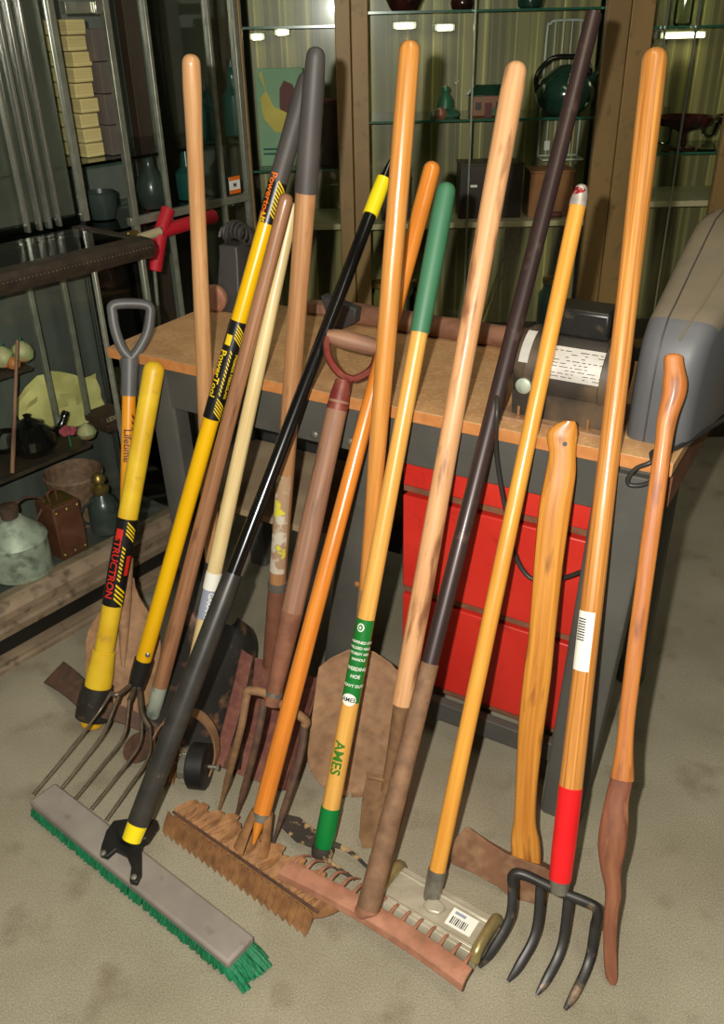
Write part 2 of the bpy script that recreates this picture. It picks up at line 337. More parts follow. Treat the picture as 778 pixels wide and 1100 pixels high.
# ------------------------------------------------------------------ tools
TOOLS = []
class Tool:
    def __init__(s, name, bot, zb, top, w=18, d=None, edge=None, B=None):
        b, t = V(bot), V(top)
        L2, R2 = V((116, 380)), V((721, 505))
        # where the handle crosses the bench edge in the photograph
        e = R2-L2; v = t-b; den = v.x*(-e.y)+v.y*e.x
        r = L2-b; k = (r.x*(-e.y)+r.y*e.x)/den
        Xp = b+v*k
        s.name = name; s.B = V(B) if B is not None else fl(bot[0], bot[1], zb)
        P = bpx(Xp.x, Xp.y, .02); rad = pxr(P, w)
        off = d if d is not None else rad+.002
        P = bpx(Xp.x, Xp.y, off); s.P = P
        s.d = (P-s.B).normalized()
        f = CAM-P; s.f = (f-s.d*f.dot(s.d)).normalized(); s.s = s.d.cross(s.f)
        s.T = s.ty(top[1]); s.rad = rad; TOOLS.append(s)
    def at(s, t, x=0, f=0): return s.B+s.d*t+s.s*x+s.f*f
    def ty(s, y):
        lo, hi = -.6, 3.0
        for _ in range(50):
            m = (lo+hi)/2
            if proj(s.at(m)).y > y: lo = m
            else: hi = m
        return lo
    def tp(s, px, py, f=0): return onplane(px, py, s.at(0, 0, f), s.f)
    def shaft(s, prof, name, m, parent, rt=True, rb=False, label=None, n=18, wob=0):
        """prof: list of (image row, width in px) from the lower end to the upper"""
        ts = [(s.ty(y), w) for y, w in prof]; ts = [(t, pxr(s.at(t), w)) for t, w in ts]
        pts = []; rad = []
        k = max(2, int((ts[-1][0]-ts[0][0])/.05))
        for i in range(k+1):
            t = ts[0][0]+(ts[-1][0]-ts[0][0])*i/k
            for (t0, r0), (t1, r1) in zip(ts, ts[1:]):
                if t <= t1+1e-9: break
            u = min(1, max(0, (t-t0)/(t1-t0))); u = u*u*(3-2*u)*.5+u*.5
            pts.append(t); rad.append(r0+(r1-r0)*u)
        if rt:
            r = rad[-1]; t1 = pts[-1]
            while pts and pts[-1] > t1-r*1.02: pts.pop(); rad.pop()
            for a in (0, 15, 30, 45, 60, 75, 86): pts.append(t1-r+r*math.sin(math.radians(a))); rad.append(r*math.cos(math.radians(a))**.8)
        if rb:
            r = rad[0]; t0 = pts[0]
            while pts and pts[0] < t0+r*.52: pts.pop(0); rad.pop(0)
            for a in (0, 30, 60, 86): pts.insert(0, t0+r*.5-r*.5*math.sin(math.radians(a))); rad.insert(0, r*math.cos(math.radians(a))**.8)
        m_ = MB(); m_.tube([s.at(t) for t in pts], rad, n, up=s.f)
        return m_.build(name, m, parent, label)
    def patch(s, y0, y1, a0, a1, wpx, name, m, parent, lift=.0006, skew=0, label=None):
        """a label wrapped round the shaft; angles in degrees from the side facing the viewer, + to the right"""
        t0, t1 = sorted((s.ty(y0), s.ty(y1))); 
        g = []; k = max(4, int(abs(a1-a0)/8)); kk = max(2, int((t1-t0)/.02))
        for i in range(kk+1):
            t = t0+(t1-t0)*i/kk; r = pxr(s.at(t), wpx)+lift
            row = []
            for j in range(k+1):
                a = math.radians(a0+(a1-a0)*j/k); row.append(s.at(t+skew*j/k, math.sin(a)*r, math.cos(a)*r))
            g.append(row)
        m_ = MB(); m_.sheet(g, .0006)
        return m_.build(name, m, parent, label)
    def stripes(s, y0, y1, a0, a1, wpx, nst, name, m, parent, lift=.0014, skew=.02, duty=.5):
        t0, t1 = sorted((s.ty(y0), s.ty(y1))); m_ = MB(); st = (t1-t0-abs(skew))/nst
        for q in range(nst):
            b = t0+st*q+(abs(skew) if skew < 0 else 0); g = []
            for i in range(2):
                row = []
                for j in range(7):
                    a = math.radians(a0+(a1-a0)*j/6); t = b+st*duty*i+skew*j/6; r = pxr(s.at(t), wpx)+lift
                    row.append(s.at(t, math.sin(a)*r, math.cos(a)*r))
                g.append(row)
            m_.sheet(g, .0004)
        return m_.build(name, m, parent)
    def text(s, txt, y, a, size, wpx, name, m, parent, lift=.0018, down=True):
        """lettering running down the shaft (letter tops to the right), or up it"""
        tc = s.ty(y); vs, fs = text_mesh(txt, size); r = pxr(s.at(tc), wpx)+lift; out = []
        for x, yy in vs:
            if down: t, q = tc-x, yy
            else: t, q = tc+x, -yy
            an = math.radians(a)+q/r; out.append(s.at(t, math.sin(an)*r, math.cos(an)*r))
        m_ = MB(); m_.add(out, fs); return m_.build(name, m, parent)
    def oval(s, y, a, rx, ry, wpx, name, m, parent, lift):
        tc = s.ty(y); r = pxr(s.at(tc), wpx)+lift; g = []
        for i in range(5):
            g.append([s.at(tc+ry*(i/4)*math.sin(q), math.sin(math.radians(a)+rx*(i/4)*math.cos(q)/r)*r, math.cos(math.radians(a)+rx*(i/4)*math.cos(q)/r)*r) for q in [2*PI*j/28 for j in range(29)]])
        return MB().sheet(g, .0004).build(name, m, parent)
    def across(s, txt, y, a, size, wpx, name, m, parent, lift=.0018, flip=False):
        tc = s.ty(y); vs, fs = text_mesh(txt, size); r = pxr(s.at(tc), wpx)+lift; sg = -1 if flip else 1
        m_ = MB(); m_.add([s.at(tc+sg*yy, math.sin(math.radians(a)+sg*x/r)*r, math.cos(math.radians(a)+sg*x/r)*r) for x, yy in vs], fs)
        return m_.build(name, m, parent)
def solve_z(px, py, target, dist):
    best = None
    for i in range(1, 120):
        z = i*.004; e = abs((fl(px, py, z)-target).length-dist)
        if best is None or e < best[0]: best = (e, z)
    return best[1]
def bilinear(bl, br, tl, tr, nu, nv, f, nrm, shape=None, lip=None):
    g = []
    for i in range(nu+1):
        v = i/nu; row = []
        for j in range(nv+1):
            u = j/nv; uu = shape(u, v) if shape else u
            p = (bl*(1-uu)+br*uu)*(1-v)+(tl*(1-uu)+tr*uu)*v
            row.append(p+nrm*f(u, v))
        g.append(row)
    return g

# ------------------------------------------------------------------ room shell
struct('floor', MB().box((.4, 1.6, -.05), (1, 0, 0), (0, 1, 0), UP, 3.2, 3.4, .05), 'floor')
struct('wall_back', MB().box((.4, 4.3, 1.3), (1, 0, 0), (0, 1, 0), UP, 3.2, .05, 1.4), 'wall')
struct('wall_right', MB().box((3.3, 1.6, 1.3), (1, 0, 0), (0, 1, 0), UP, .05, 2.75, 1.4), 'wall')
struct('wall_left', MB().box((-2.6, 1.6, 1.3), (1, 0, 0), (0, 1, 0), UP, .05, 2.75, 1.4), 'wall')

# ------------------------------------------------------------------ workbench
SR = BW
wb = thing('workbench', 'grey steel workbench with tan particle board top that the tools lean on', 'workbench', bp(SR/2, -.23, 0))
DB = .47
MB().prism([bp(0, 0, ZB-.025), bp(SR, 0, ZB-.025), bp(SR, -DB, ZB-.025), bp(0, -DB, ZB-.025)], UP*.025).build('bench_top', 'benchtop', wb, 'tan dusty particle board top', bevel=.002)
e_ = MB(); e_.box(bp(SR/2, -.0002, ZB-.0125), BU, BN, UP, SR/2-.002, .0008, .0115); e_.build('edge_band', 'benchedge', wb, 'raw orange board edge')
AP = ZB-.026
a_ = MB(); a_.box(bp(SR/2, -.025, AP-.05), BU, BN, UP, SR/2-.02, .012, .05); a_.build('apron', 'bench_grey', wb, bevel=.002)
a_ = MB(); a_.box(bp(SR-.012, -DB/2-.01, AP-.04), BU, BN, UP, .009, DB/2-.03, .038); a_.build('end_board', 'brown_box', wb, 'brown end board')
a_ = MB(); a_.box(bp(.02, -DB/2, AP-.06), BU, BN, UP, .01, DB/2-.03, .058); a_.build('side_rail', 'bench_grey', wb)
a_ = MB(); a_.box(bp(SR/2, -DB+.02, AP-.05), BU, BN, UP, SR/2-.03, .012, .048); a_.build('back_rail', 'bench_grey', wb)
# legs: bent channel, the front right one wide and tapering to the floor
def leg(st, sb, wt, wb_, offt, offb, zt=AP-.01, deep=.05):
    m_ = MB(); R = []
    for k in range(9):
        t = k/8; z = zt*(1-t); w = wt+(wb_-wt)*t; s_ = st+(sb-st)*t; o = offt+(offb-offt)*t
        R.append([bp(s_-w/2, o-deep, z), bp(s_-w/2, o-.006, z), bp(s_-w/2+.008, o, z), bp(s_+w/2-.008, o, z), bp(s_+w/2, o-.006, z), bp(s_+w/2, o-deep, z)])
    m_.rings(R); return m_.build('leg', 'bench_grey', wb, bevel=.002)
pl = fl(602, 876); pt = bpx(672, 520, .0)
leg(bs(pt), bs(pl), .105, .085, .004, (pl-B0).dot(BN)+.01)
l2t = bpx(392, 560, -.01); l2b = bpx(367, 690, -.01)
leg(bs(l2t)+.02, bs(l2b)-.02, .085, .085, -.012, .01)
l3 = bpx(178, 480, -.01); leg(bs(l3), bs(l3)+.03, .075, .07, -.012, .0)
leg(.06, .06, .06, .06, -DB+.06, -DB+.06); leg(SR-.08, SR-.08, .06, .06, -DB+.06, -DB+.06)
# red drawers in a dark carcase
s0 = bs(bpx(437, 486, -.03))-.01; s1 = bs(pt)-.03
zt_ = bpx(437, 486, -.03).z
zg1 = bpx(520, 549, -.03).z; zg2 = bpx(500, 655, -.03).z; zb_ = bpx(450, 732, -.03).z
c_ = MB(); c_.box(bp((s0+s1)/2, -.24, (zt_+zb_)/2), BU, BN, UP, (s1-s0)/2+.008, .17, (zt_-zb_)/2+.006); c_.build('drawer_carcase', 'bench_dark', wb)
for za, zc in ((zt_, zg1+.012), (zg1-.012, zg2+.012), (zg2-.012, zb_)):
    d_ = MB(); d_.box(bp((s0+s1)/2, -.045, (za+zc)/2), BU, BN, UP, (s1-s0)/2, .012, (za-zc)/2)
    dr = d_.build('drawer_front', 'red_drawer', wb, 'red drawer front', bevel=.003)
    g_ = MB(); g_.box(bp((s0+s1)/2, -.050, zc-.008), BU, BN, UP, (s1-s0)/2, .012, .0075); g_.build('finger_rail', 'socket_rust', dr, 'dull brown rail below the drawer')
# bottom stretcher in front of the drawers
k0 = bpx(463, 765, .0); k1 = bpx(556, 802, .0)
st_ = MB(); zst = (bpx(508, 778, 0).z)
st_.box(bp((s0+s1)/2-.02, -.012, zst), BU, BN, UP, (s1-s0)/2+.06, .012, .026); st_.build('stretcher', 'bench_grey', wb, bevel=.002)
# open left bay: shelf and back panel
zs = bpx(280, 556, -.07).z
b_ = MB(); b_.box(bp(.36, -.245, zs), BU, BN, UP, .30, .175, .009); b_.build('shelf', 'cardboard', wb, 'dusty board shelf')
b_ = MB(); b_.box(bp(.36, -DB+.035, .46), BU, BN, UP, .30, .005, .28); b_.build('back_panel', 'bench_dark', wb)
for px, py in ((338, 467), (377, 475)):
    p = bpx(px, py, -.012); MB().lathe(p-BN*.002, BN, [(0, .009), (.004, .009), (.007, .005), (.0075, 0)], 12).build('bolt', 'ferrule', wb)
for px, py in ((383, 628), (596, 826)):
    p = bpx(px, py, .005); MB().lathe(p-BN*.004, BN, [(0, .007), (.004, .007), (.007, .004), (.0075, 0)], 12).build('bolt', 'rust_orange', wb)

# ------------------------------------------------------------------ TOOLS
def leanpx(y, T): return proj(T.at(T.ty(y)))
# --- black scoop with long pale handle
r_ = solve_z(240, 655, fl(212, 806), .37)
A = Tool('scoop', (230, 640), solve_z(232, 655, fl(212, 806, 0), .36), (205, 58), 20, d=.016)
t = thing('scoop_shovel', 'black painted scoop shovel with pale wood handle, leftmost tall pale handle', 'shovel', fl(212, 806))
A.shaft([(602, 16), (480, 18), (300, 17.5), (150, 18), (85, 21), (58, 20)], 'handle', 'wood_pale', t)
A.shaft([(668, 20), (640, 18), (601, 18.5)], 'socket', 'scoop', t, rt=False, label='black metal socket')
bl, br = fl(160, 792, .004), fl(262, 834, .004)
zt2 = A.at(A.ty(660)).z; tl, tr = fl(203, 658, zt2), fl(281, 678, zt2)
nrm = (br-bl).cross(tl-bl).normalized(); nrm = nrm if nrm.dot(CAM-bl) > 0 else -nrm
def sc_shape(u, v):
    w = 1.0 if v < .8 else math.sqrt(max(.0, 1-((v-.8)/.2)**2))*.55+.45
    return .5+(u-.5)*w
MB().sheet(bilinear(bl, br, tl, tr, 22, 14, lambda u, v: .035*abs(2*u-1)**2.5-.012*(1-(2*u-1)**2)-.01*math.sin(v*PI), nrm, sc_shape), .003).build('blade', 'scoop', t, 'black blade worn through to rust')
# --- D handled shovel at the far left
D1 = Tool('dshovel', (131, 768), 0, (141, 322), 16, d=.012)
t = thing('shovel', 'round shovel with yellow shaft and grey D-shaped plastic grip, by the glass case', 'shovel', D1.B)
D1.shaft([(640, 14), (560, 14), (418, 15)], 'shaft', 'fg_orange', t, rt=False)
D1.text('Lifetime', 478, -8, .024, 15, 'shaft_lettering', 'ink_brown', t)
D1.stripes(440, 470, 25, 75, 15, 3, 'shaft_stripes', 'ink_brown', t, skew=-.02)
D1.shaft([(425, 18), (405, 18), (385, 20)], 'grip_socket', 'dgrip', t, rt=False)
tt = [(141, 386), (131, 374), (124, 355), (121, 338), (122, 328), (142, 326), (160, 329), (161, 342), (158, 358), (150, 374), (141, 386)]
pp = smooth([D1.tp(*p) for p in tt], 5)
MB().tube(pp, [pxr(p, 11) for p in pp], 12, up=D1.f).build('d_grip', 'dgrip', t, 'grey plastic D grip')
D1.shaft([(716, 4), (690, 9), (655, 14.5), (600, 17)], 'socket', 'rust_tan', t, rt=False)
def round_blade(T, y0, y1, hw, outline, dish, m, parent, fo=0, tilt=0, name='blade', flare=0):
    t0, t1 = T.ty(y0), T.ty(y1); g = []; n = 26
    for i in range(n+1):
        v = (i/n)**1.7; w = hw*outline(v); row = []
        for j in range(15):
            u = j/7-1; row.append(T.at(t0+(t1-t0)*v, u*w, fo+dish*(u*u)*(.3+.7*math.sin(PI*min(1, .15+v)))-dish*.6+tilt*(1-v)))
        g.append(row)
    return MB().sheet(g, .0028).build(name, m, parent)
def ol_round(v):
    if v < .32: return .04+.96*math.sqrt(max(0, 1-((.32-v)/.32)**2))
    if v < .86: return 1-.10*(v-.32)/.54
    return .90-.62*((v-.86)/.14)**1.5
def ol_long(v):
    if v < .4: return .05+.95*math.sqrt(max(0, 1-((.4-v)/.4)**2))
    if v < .55: return 1.0
    return 1-.76*(1-math.cos((v-.55)/.45*PI))/2
round_blade(D1, 768, 622, .088, ol_long, .028, 'rust_tan', t, tilt=.02)
# --- pick mattock
P1 = Tool('pick', (98, 778), .012, (167, 388), 19, d=.016)
t = thing('pick_mattock', 'pick mattock standing on its head with yellow fibreglass handle and black striped label', 'mattock', P1.B)
hd = P1.shaft([(702, 21), (560, 21.5), (460, 22), (388, 23)], 'handle', 'yellow_pale', t)
P1.shaft([(742, 29), (715, 28), (700, 24)], 'handle_collar', 'yellow_pale', t, rt=False)
P1.shaft([(782, 24), (768, 30), (750, 29)], 'handle_end', 'yellow', t, rt=False, rb=True, label='yellow handle end below the head')
lb = P1.patch(556, 649, -88, 92, 21.5, 'label', 'label_black', t, label='black label with red lettering and yellow stripes')
P1.stripes(556, 580, 5, 60, 21.5, 4, 'label_stripes', 'ink_yellow', lb, skew=-.02)
P1.stripes(622, 649, 0, 60, 21.5, 4, 'label_stripes', 'ink_yellow', lb, skew=-.02)
P1.stripes(582, 622, 0, 18, 21.5, 9, 'label_stripes', 'ink_yellow', lb, skew=-.006)
P1.patch(567, 577, -50, -10, 21.5, 'label_logo', 'ink_red', lb, lift=.0014)
P1.text('STRUCTRON', 608, -34, .026, 21.5, 'label_lettering', 'ink_red', lb)
P1.patch(594, 615, 34, 60, 21.5, 'label_bar', 'ink_red', lb, lift=.0014)
# head: eye block plus grub blade and narrow blade
c0 = P1.at(P1.ty(760)); 
eye = P1.shaft([(770, 37), (760, 38), (742, 36), (736, 33)], 'head_eye', 'steel_dark', t, rt=False)
lt = fl(62, 734, .05); rt_ = fl(168, 783, .02); 
def blade_arm(p0, p1, drop, w0, w1, t0, t1, wdir, name, par):
    R = []; 
    for k in range(11):
        q = k/10; p = p0.lerp(p1, q)+UP*(-drop*(q*q)+.012*math.sin(q*PI)); w = w0+(w1-w0)*q; th = t0+(t1-t0)*q
        ax = (p1-p0).normalized(); wd = (wdir-ax*wdir.dot(ax)).normalized(); nn = ax.cross(wd)
        R.append([p+wd*w+nn*th, p+wd*w-nn*th, p-wd*w-nn*th, p-wd*w+nn*th])
    return MB().rings(R).build(name, 'rust_dark', par, bevel=.0015)
gd = (fl(58, 724, .02)-c0).normalized(); blade_arm(c0, fl(58, 722, .02), .0, .026, .036, .014, .003, gd.cross((CAM-c0).normalized()), 'grub_blade', t)
gd = (fl(170, 788, .02)-c0).normalized(); blade_arm(c0, fl(170, 787, .02), .0, .022, .016, .014, .004, gd.cross((CAM-c0).normalized()), 'cutter_blade', t)
# --- yellow bedding fork
Fk = Tool('fork', (146, 738), .14, (332, 78), 17, d=.05)
t = thing('manure_fork', 'five tine fork with long bright yellow fibreglass handle and black striped labels', 'fork', fl(100, 850))
hd = Fk.shaft([(712, 17), (500, 17.5), (240, 18.5), (186, 18.5)], 'handle', 'yellow', t, rt=False)
Fk.shaft([(196, 21), (150, 21.5), (105, 22), (78, 20)], 'grip', 'grip', t, label='dark grey grip')
Fk.shaft([(738, 17), (732, 19.5), (708, 20)], 'ferrule', 'black_matte', t, rt=False, label='black ferrule')
p = Fk.at(Fk.ty(699), .006, pxr(Fk.at(Fk.ty(699)), 17)); MB().lathe(p-Fk.f*.003, Fk.f, [(0, .006), (.004, .006), (.006, .003), (.0062, 0)], 12).build('rivet', 'ferrule', t)
la = Fk.patch(193, 240, -88, 92, 18.5, 'label', 'label_black', t, lift=.0016, label='upper black label with orange lettering')
Fk.stripes(192, 241, 2, 80, 18.5, 9, 'label_stripes', 'ink_yellow', la, lift=.0022, skew=-.022)
Fk.text('Powertool', 212, -38, .021, 18.5, 'label_lettering', 'ink_orange', la, lift=.0026)
Fk.text('US', 235, -38, .016, 18.5, 'label_lettering', 'ink_yellow', la, lift=.0026)
lb = Fk.patch(345, 449, -92, 95, 18, 'label', 'label_black', t, lift=.0012, label='lower black label with yellow lettering')
Fk.stripes(346, 372, 0, 70, 18, 5, 'label_stripes', 'ink_yellow', lb, skew=-.02)
Fk.stripes(424, 450, 0, 70, 18, 5, 'label_stripes', 'ink_yellow', lb, skew=-.02)
Fk.stripes(373, 424, 0, 14, 18, 12, 'label_stripes', 'ink_yellow', lb, skew=-.006)
Fk.patch(360, 371, -52, -12, 18, 'label_logo', 'ink_yellow', lb, lift=.0018)
Fk.text('PowerTool', 402, -46, .0225, 18, 'label_lettering', 'ink_yellow', lb, lift=.002)
Fk.text('PREMIER FIBERGLASS', 402, 48, .0105, 18, 'label_lettering', 'ink_yellow', lb, lift=.002)
nk = Fk.at(Fk.ty(734))
tips = [(35, 853), (65, 847), (80, 858), (97, 869), (113, 881)]; mids = [(104, 768), (112, 785), (133, 790), (150, 800), (160, 812)]; sh = [(119, 745), (128, 747), (139, 752), (152, 765), (161, 782)]
sz = [.16, .155, .15, .14, .125]
for i in range(5):
    a = fl(*sh[i], sz[i]); b = fl(*mids[i], .125 if i < 2 else .11); c = fl(*tips[i], .095 if i == 0 else .012 if i > 1 else .03)
    if i == 0: c = fl(35, 853, .088)
    else: c = fl(*tips[i], .086)
    pts = smooth([a, b, b.lerp(c, .5)+UP*-.003, c], 6)
    n_ = len(pts); MB().tube(pts, [.0039*(1-.5*k/(n_-1)) for k in range(n_)], 10).build('tine', 'tine', t)
cr = smooth([fl(*sh[0], sz[0]), fl(*sh[1], sz[1])+UP*.004, nk, fl(*sh[3], sz[3])+UP*.002, fl(*sh[4], sz[4])], 6)
MB().tube(cr, .0058, 10).tube([nk+Fk.d*.03, nk, fl(*sh[2], sz[2])], .006, 10).build('tine_bridge', 'tine', t)
# --- brown handled hoe
Br = Tool('brown', (163, 772), .03, (309, 208), 15, d=.055)
t = thing('garden_hoe', 'hoe with plain thin brown wooden handle beside the long yellow handle', 'hoe', fl(150, 800))
Br.shaft([(736, 17), (600, 17), (400, 16), (208, 15.5)], 'handle', 'wood_brown', t)
Br.shaft([(790, 10), (765, 15), (732, 17)], 'socket', 'galv', t, rt=False, label='grey metal socket')
sh_ = []; q0 = fl(149, 803, .02)
for k in range(24): sh_.append(q0+V((math.cos(2*PI*k/24)*.035, math.sin(2*PI*k/24)*.05, 0)))
MB().prism(sh_, UP*.003).build('blade', 'rust_dark', t, 'rusty round blade lying on the floor', bevel=.0008)
pn = smooth([Br.at(Br.ty(785)), Br.at(Br.ty(795))-UP*.002, q0+UP*.004], 5); MB().tube(pn, .005, 8).build('neck', 'rust_dark', t)
# --- wheeled edger with cream handle
W = Tool('white', (197, 768), .10, (316, 218), 15, d=.034)
t = thing('wheeled_edger', 'wheeled lawn edger with cream wooden handle carrying a blue-grey sticker', 'edger', fl(205, 845))
W.shaft([(742, 9), (712, 14), (600, 16.5), (400, 15.5), (218, 13)], 'handle', 'wood_cream', t)
W.patch(614, 632, -86, 90, 16.4, 'paper_band', 'white', t, label='white paper band')
lb = W.patch(632, 663, -60, 88, 16.3, 'sticker', 'sticker_grey', t, label='blue-grey sticker')
W.text('GARANT', 648, 12, .016, 16.3, 'sticker_lettering', 'white', lb)
W.shaft([(770, 9), (745, 10.5), (733, 11)], 'socket', 'rust_dark', t, rt=False)
za = .10
arc = [(161, 822, .03), (165, 795, .075), (176, 775, .105), (193, 765, .12), (214, 768, .12), (229, 786, .10), (233, 808, .06), (227, 830, .03)]
pts = smooth([fl(*a) for a in arc], 6); g = []
ax_ = (fl(229, 828, .05)-fl(163, 815, .05)).normalized(); fw = ax_.cross(UP).normalized()
m_ = MB(); R = []
for i, p in enumerate(pts):
    a = pts[max(0, i-1)]; b = pts[min(len(pts)-1, i+1)]; tg = (b-a).normalized(); nn = tg.cross(fw).normalized()
    R.append([p+fw*.013+nn*.002, p+fw*.013-nn*.002, p-fw*.013-nn*.002, p-fw*.013+nn*.002])
MB().rings(R).build('bracket', 'rust_brown', t, 'arched brown flat bracket', bevel=.0008)
ca, cb = fl(163, 818, .05), fl(230, 824, .05); axw = (cb-ca).normalized(); L_ = (cb-ca).length
MB().tube([ca-axw*.008, cb+axw*.008], .0045, 10).build('axle', 'ferrule', t)
wc = ca+axw*(L_*.74)
wheel = MB().lathe(wc-axw*.016, axw, [(0, .02), (.0, .047), (.003, .051), (.038, .051), (.041, .047), (.041, .02)], 28).build('wheel', 'black_matte', t, 'dark rubber wheel')
MB().lathe(wc-axw*.034, axw, [(0, .01), (0, .040), (.016, .044), (.018, .02)], 24).build('wheel_rim', 'chrome', wheel, 'shiny metal rim')
for k, pos in enumerate((.12, .24, .36)):
    o = []; cc = ca+axw*(L_*pos)
    x = UP; y = axw.cross(UP)
    for q in range(20):
        r = .046 if q % 2 == 0 else .030; o.append(cc+(x*math.cos(2*PI*q/20)+y*math.sin(2*PI*q/20))*r)
    MB().prism(o, axw*.003).build('star_blade', 'rust_orange', t, 'rusty star shaped blade')
for p, sg in ((ca, -1), (cb, 1)):
    MB().lathe(p+axw*(sg*.006), axw*sg, [(0, .008), (.006, .008), (.007, .004), (.0075, 0)], 6).build('nut', 'ferrule', t)
# --- square shovel
zq = solve_z(304, 718, fl(270, 838, 0), .285)
S = Tool('square', (292, 712), zq, (340, 50), 20, d=.012)
t = thing('square_shovel', 'square shovel with red-brown blade, brown handle and dark grey grip at its top', 'shovel', fl(270, 838))
S.shaft([(630, 18), (540, 19), (400, 20), (300, 21), (204, 23)], 'handle', 'wood_tan', t, rt=False)
S.shaft([(207, 25), (130, 25), (80, 24), (50, 21)], 'grip', 'grip', t, label='dark grey vinyl grip')
S.patch(508, 612, -75, 40, 18.6, 'torn_label', 'peel', t, label='torn pale paper label')
S.shaft([(735, 19), (690, 20), (640, 20), (628, 19)], 'socket', 'socket_rust', t, rt=False)
S.shaft([(632, 21), (624, 21)], 'ring', 'ferrule', t, rt=False)
bl, br, tl, tr = fl(232, 822, .004), fl(310, 852, .004), fl(262, 702, zq), fl(346, 731, zq)
nrm = (br-bl).cross(tl-bl).normalized(); nrm = nrm if nrm.dot(CAM-bl) > 0 else -nrm
MB().sheet(bilinear(bl, br, tl, tr, 16, 20, lambda u, v: .020*max(0, (abs(2*u-1)-.72)/.28)**2-.006*math.sin(v*PI)+.010*math.exp(-((u-.40)/.10)**2)*max(0, v-.3)**1.5, nrm), .003).build('blade', 'red_rust_blade', t, 'flat red-brown blade with raised sides')
# --- D handled digging fork
G = Tool('dfork', (263, 886), .03, (382, 350), 22, d=.03)
t = thing('digging_fork', 'four tine digging fork with brown shaft and red metal D-shaped handle', 'fork', fl(262, 890))
G.shaft([(660, 24), (560, 24.5), (500, 23), (430, 23)], 'shaft', 'wood_old', t, rt=False)
G.shaft([(757, 19), (745, 17), (700, 21), (657, 24.5)], 'socket', 'socket_rust', t, rt=False)
G.shaft([(747, 19.5), (743, 19.5)], 'ring', 'ferrule', t, rt=False)
G.shaft([(440, 24), (425, 22), (408, 17)], 'yoke_socket', 'red_old', t, rt=False, label='worn red metal yoke')
for ar in ([(379, 408), (366, 402), (355, 388), (351, 372), (353, 362)], [(379, 408), (391, 403), (401, 394), (405, 380), (405, 371)]):
    pp = smooth([G.tp(*p) for p in ar], 5); MB().tube(pp, [pxr(p, 9) for p in pp], 10, up=G.f, flat=1.5).build('yoke_arm', 'red_old', t)
pp = [G.tp(351+(407-351)*k/8, 360+(374-360)*k/8) for k in range(9)]
MB().tube(pp, [pxr(p, w) for p, w in zip(pp, (12, 17, 19, 20, 20, 20, 20, 19, 14))], 16).build('crossbar', 'wood_old', t, 'worn wooden crossbar')
nk = G.at(G.ty(752))
shd = [(265, 748), (284, 751), (308, 765), (327, 780)]; tp_ = [(235, 872), (252, 884), (270, 896), (292, 911)]
for i in range(4):
    a = G.tp(*shd[i]); c = fl(*tp_[i], .008); b = G.tp(shd[i][0]+(tp_[i][0]-shd[i][0])*.3, shd[i][1]+(tp_[i][1]-shd[i][1])*.38, .012)
    if i == 3: b = G.tp(321, 818, .012)
    if i == 0: b = G.tp(257, 790, .012)
    pts = smooth([a, b, c], 8); n_ = len(pts)
    MB().tube(pts, [.0085*(1-.15*k/n_) if k < n_*.8 else .0085*(1-.85*(k/n_)**4) for k in range(n_)], 8, flat=.8).build('tine', 'rust_dark' if i % 2 else 'rust_brown', t)
pts = smooth([G.tp(*shd[0], -.001), G.tp(*shd[0])+G.d*.012, G.tp(283, 744), nk, G.tp(309, 760), G.tp(*shd[3])+G.d*.012, G.tp(*shd[3])], 5)
MB().tube(pts, .0095, 10).build('tine_bridge', 'rust_brown', t)
# --- push broom
BRz = .047
Bm = Tool('broom', (141, 903), .10, (421, 170), 15, d=.052)
t = thing('push_broom', 'push broom with black handle, wide grey head and green bristles', 'broom', fl(150, 940))
Bm.shaft([(620, 16), (400, 15), (228, 14)], 'handle', 'black', t, rt=False, label='glossy black handle')
Bm.shaft([(884, 24), (760, 25), (640, 23), (616, 21)], 'sleeve', 'sleeve', t, rt=False, label='scuffed dark grey sleeve')
Bm.shaft([(231, 17), (210, 17), (192, 16)], 'band', 'yellow_band', t, rt=False, label='yellow band near the tip')
Bm.shaft([(194, 10), (182, 8), (168, 2.5)], 'tip', 'black', t, rt=False)
Bm.shaft([(902, 21), (880, 23)], 'lower_band', 'yellow_band', t, rt=False, label='yellow ring at the bracket')
c1, c2, c3_, c4 = fl(33, 857, BRz), fl(57, 843, BRz), fl(271, 1006, BRz), fl(247, 1034, BRz)
dirh = ((c3_+c4)/2-(c1+c2)/2).normalized(); HL = ((c3_+c4)/2-(c1+c2)/2).length; hc = (c1+c2+c3_+c4)/4; hw = .034
wd = UP.cross(dirh).normalized()
MB().box(hc-UP*.011, dirh, wd, UP, HL/2, hw, .011).build('head', 'plastic_head', t, 'dusty grey block head', bevel=.006)
bb = MB(); random.seed(3)
NB = 84
for i in range(NB):
    for j in range(9):
        u = (i+.5)/NB-.5+random.uniform(-.005, .005); w = (j/8-.5)*2
        p = hc-UP*.020+dirh*(u*(HL-.012))+wd*(w*hw*.85)
        fl_ = .006*w; fe = max(0, abs(u)-.44)/.06*(.050 if u > 0 else -.006)
        q = V((p.x, p.y, 0))+wd*(fl_+random.uniform(-.002, .002))+dirh*(fe+random.uniform(-.004, .004))+UP*random.uniform(.001, .006)
        bb.tube([p, p.lerp(q, .55)+wd*(.001*w), q], [.0052, .0056, .0046], 5)
for i in range(110):
    p = hc-UP*.018+dirh*(HL*random.uniform(.455, .494))+wd*(hw*random.uniform(-.85, .85)); q = V((p.x, p.y, 0))+dirh*random.uniform(.0, .05)+wd*random.uniform(-.006, .006)+UP*random.uniform(.001, .012)
    bb.tube([p, p.lerp(q, .5)+UP*.004, q], [.0050, .0052, .0040], 5)
bb.build('bristles', 'bristle', t, 'green bristles')['kind'] = 'stuff'
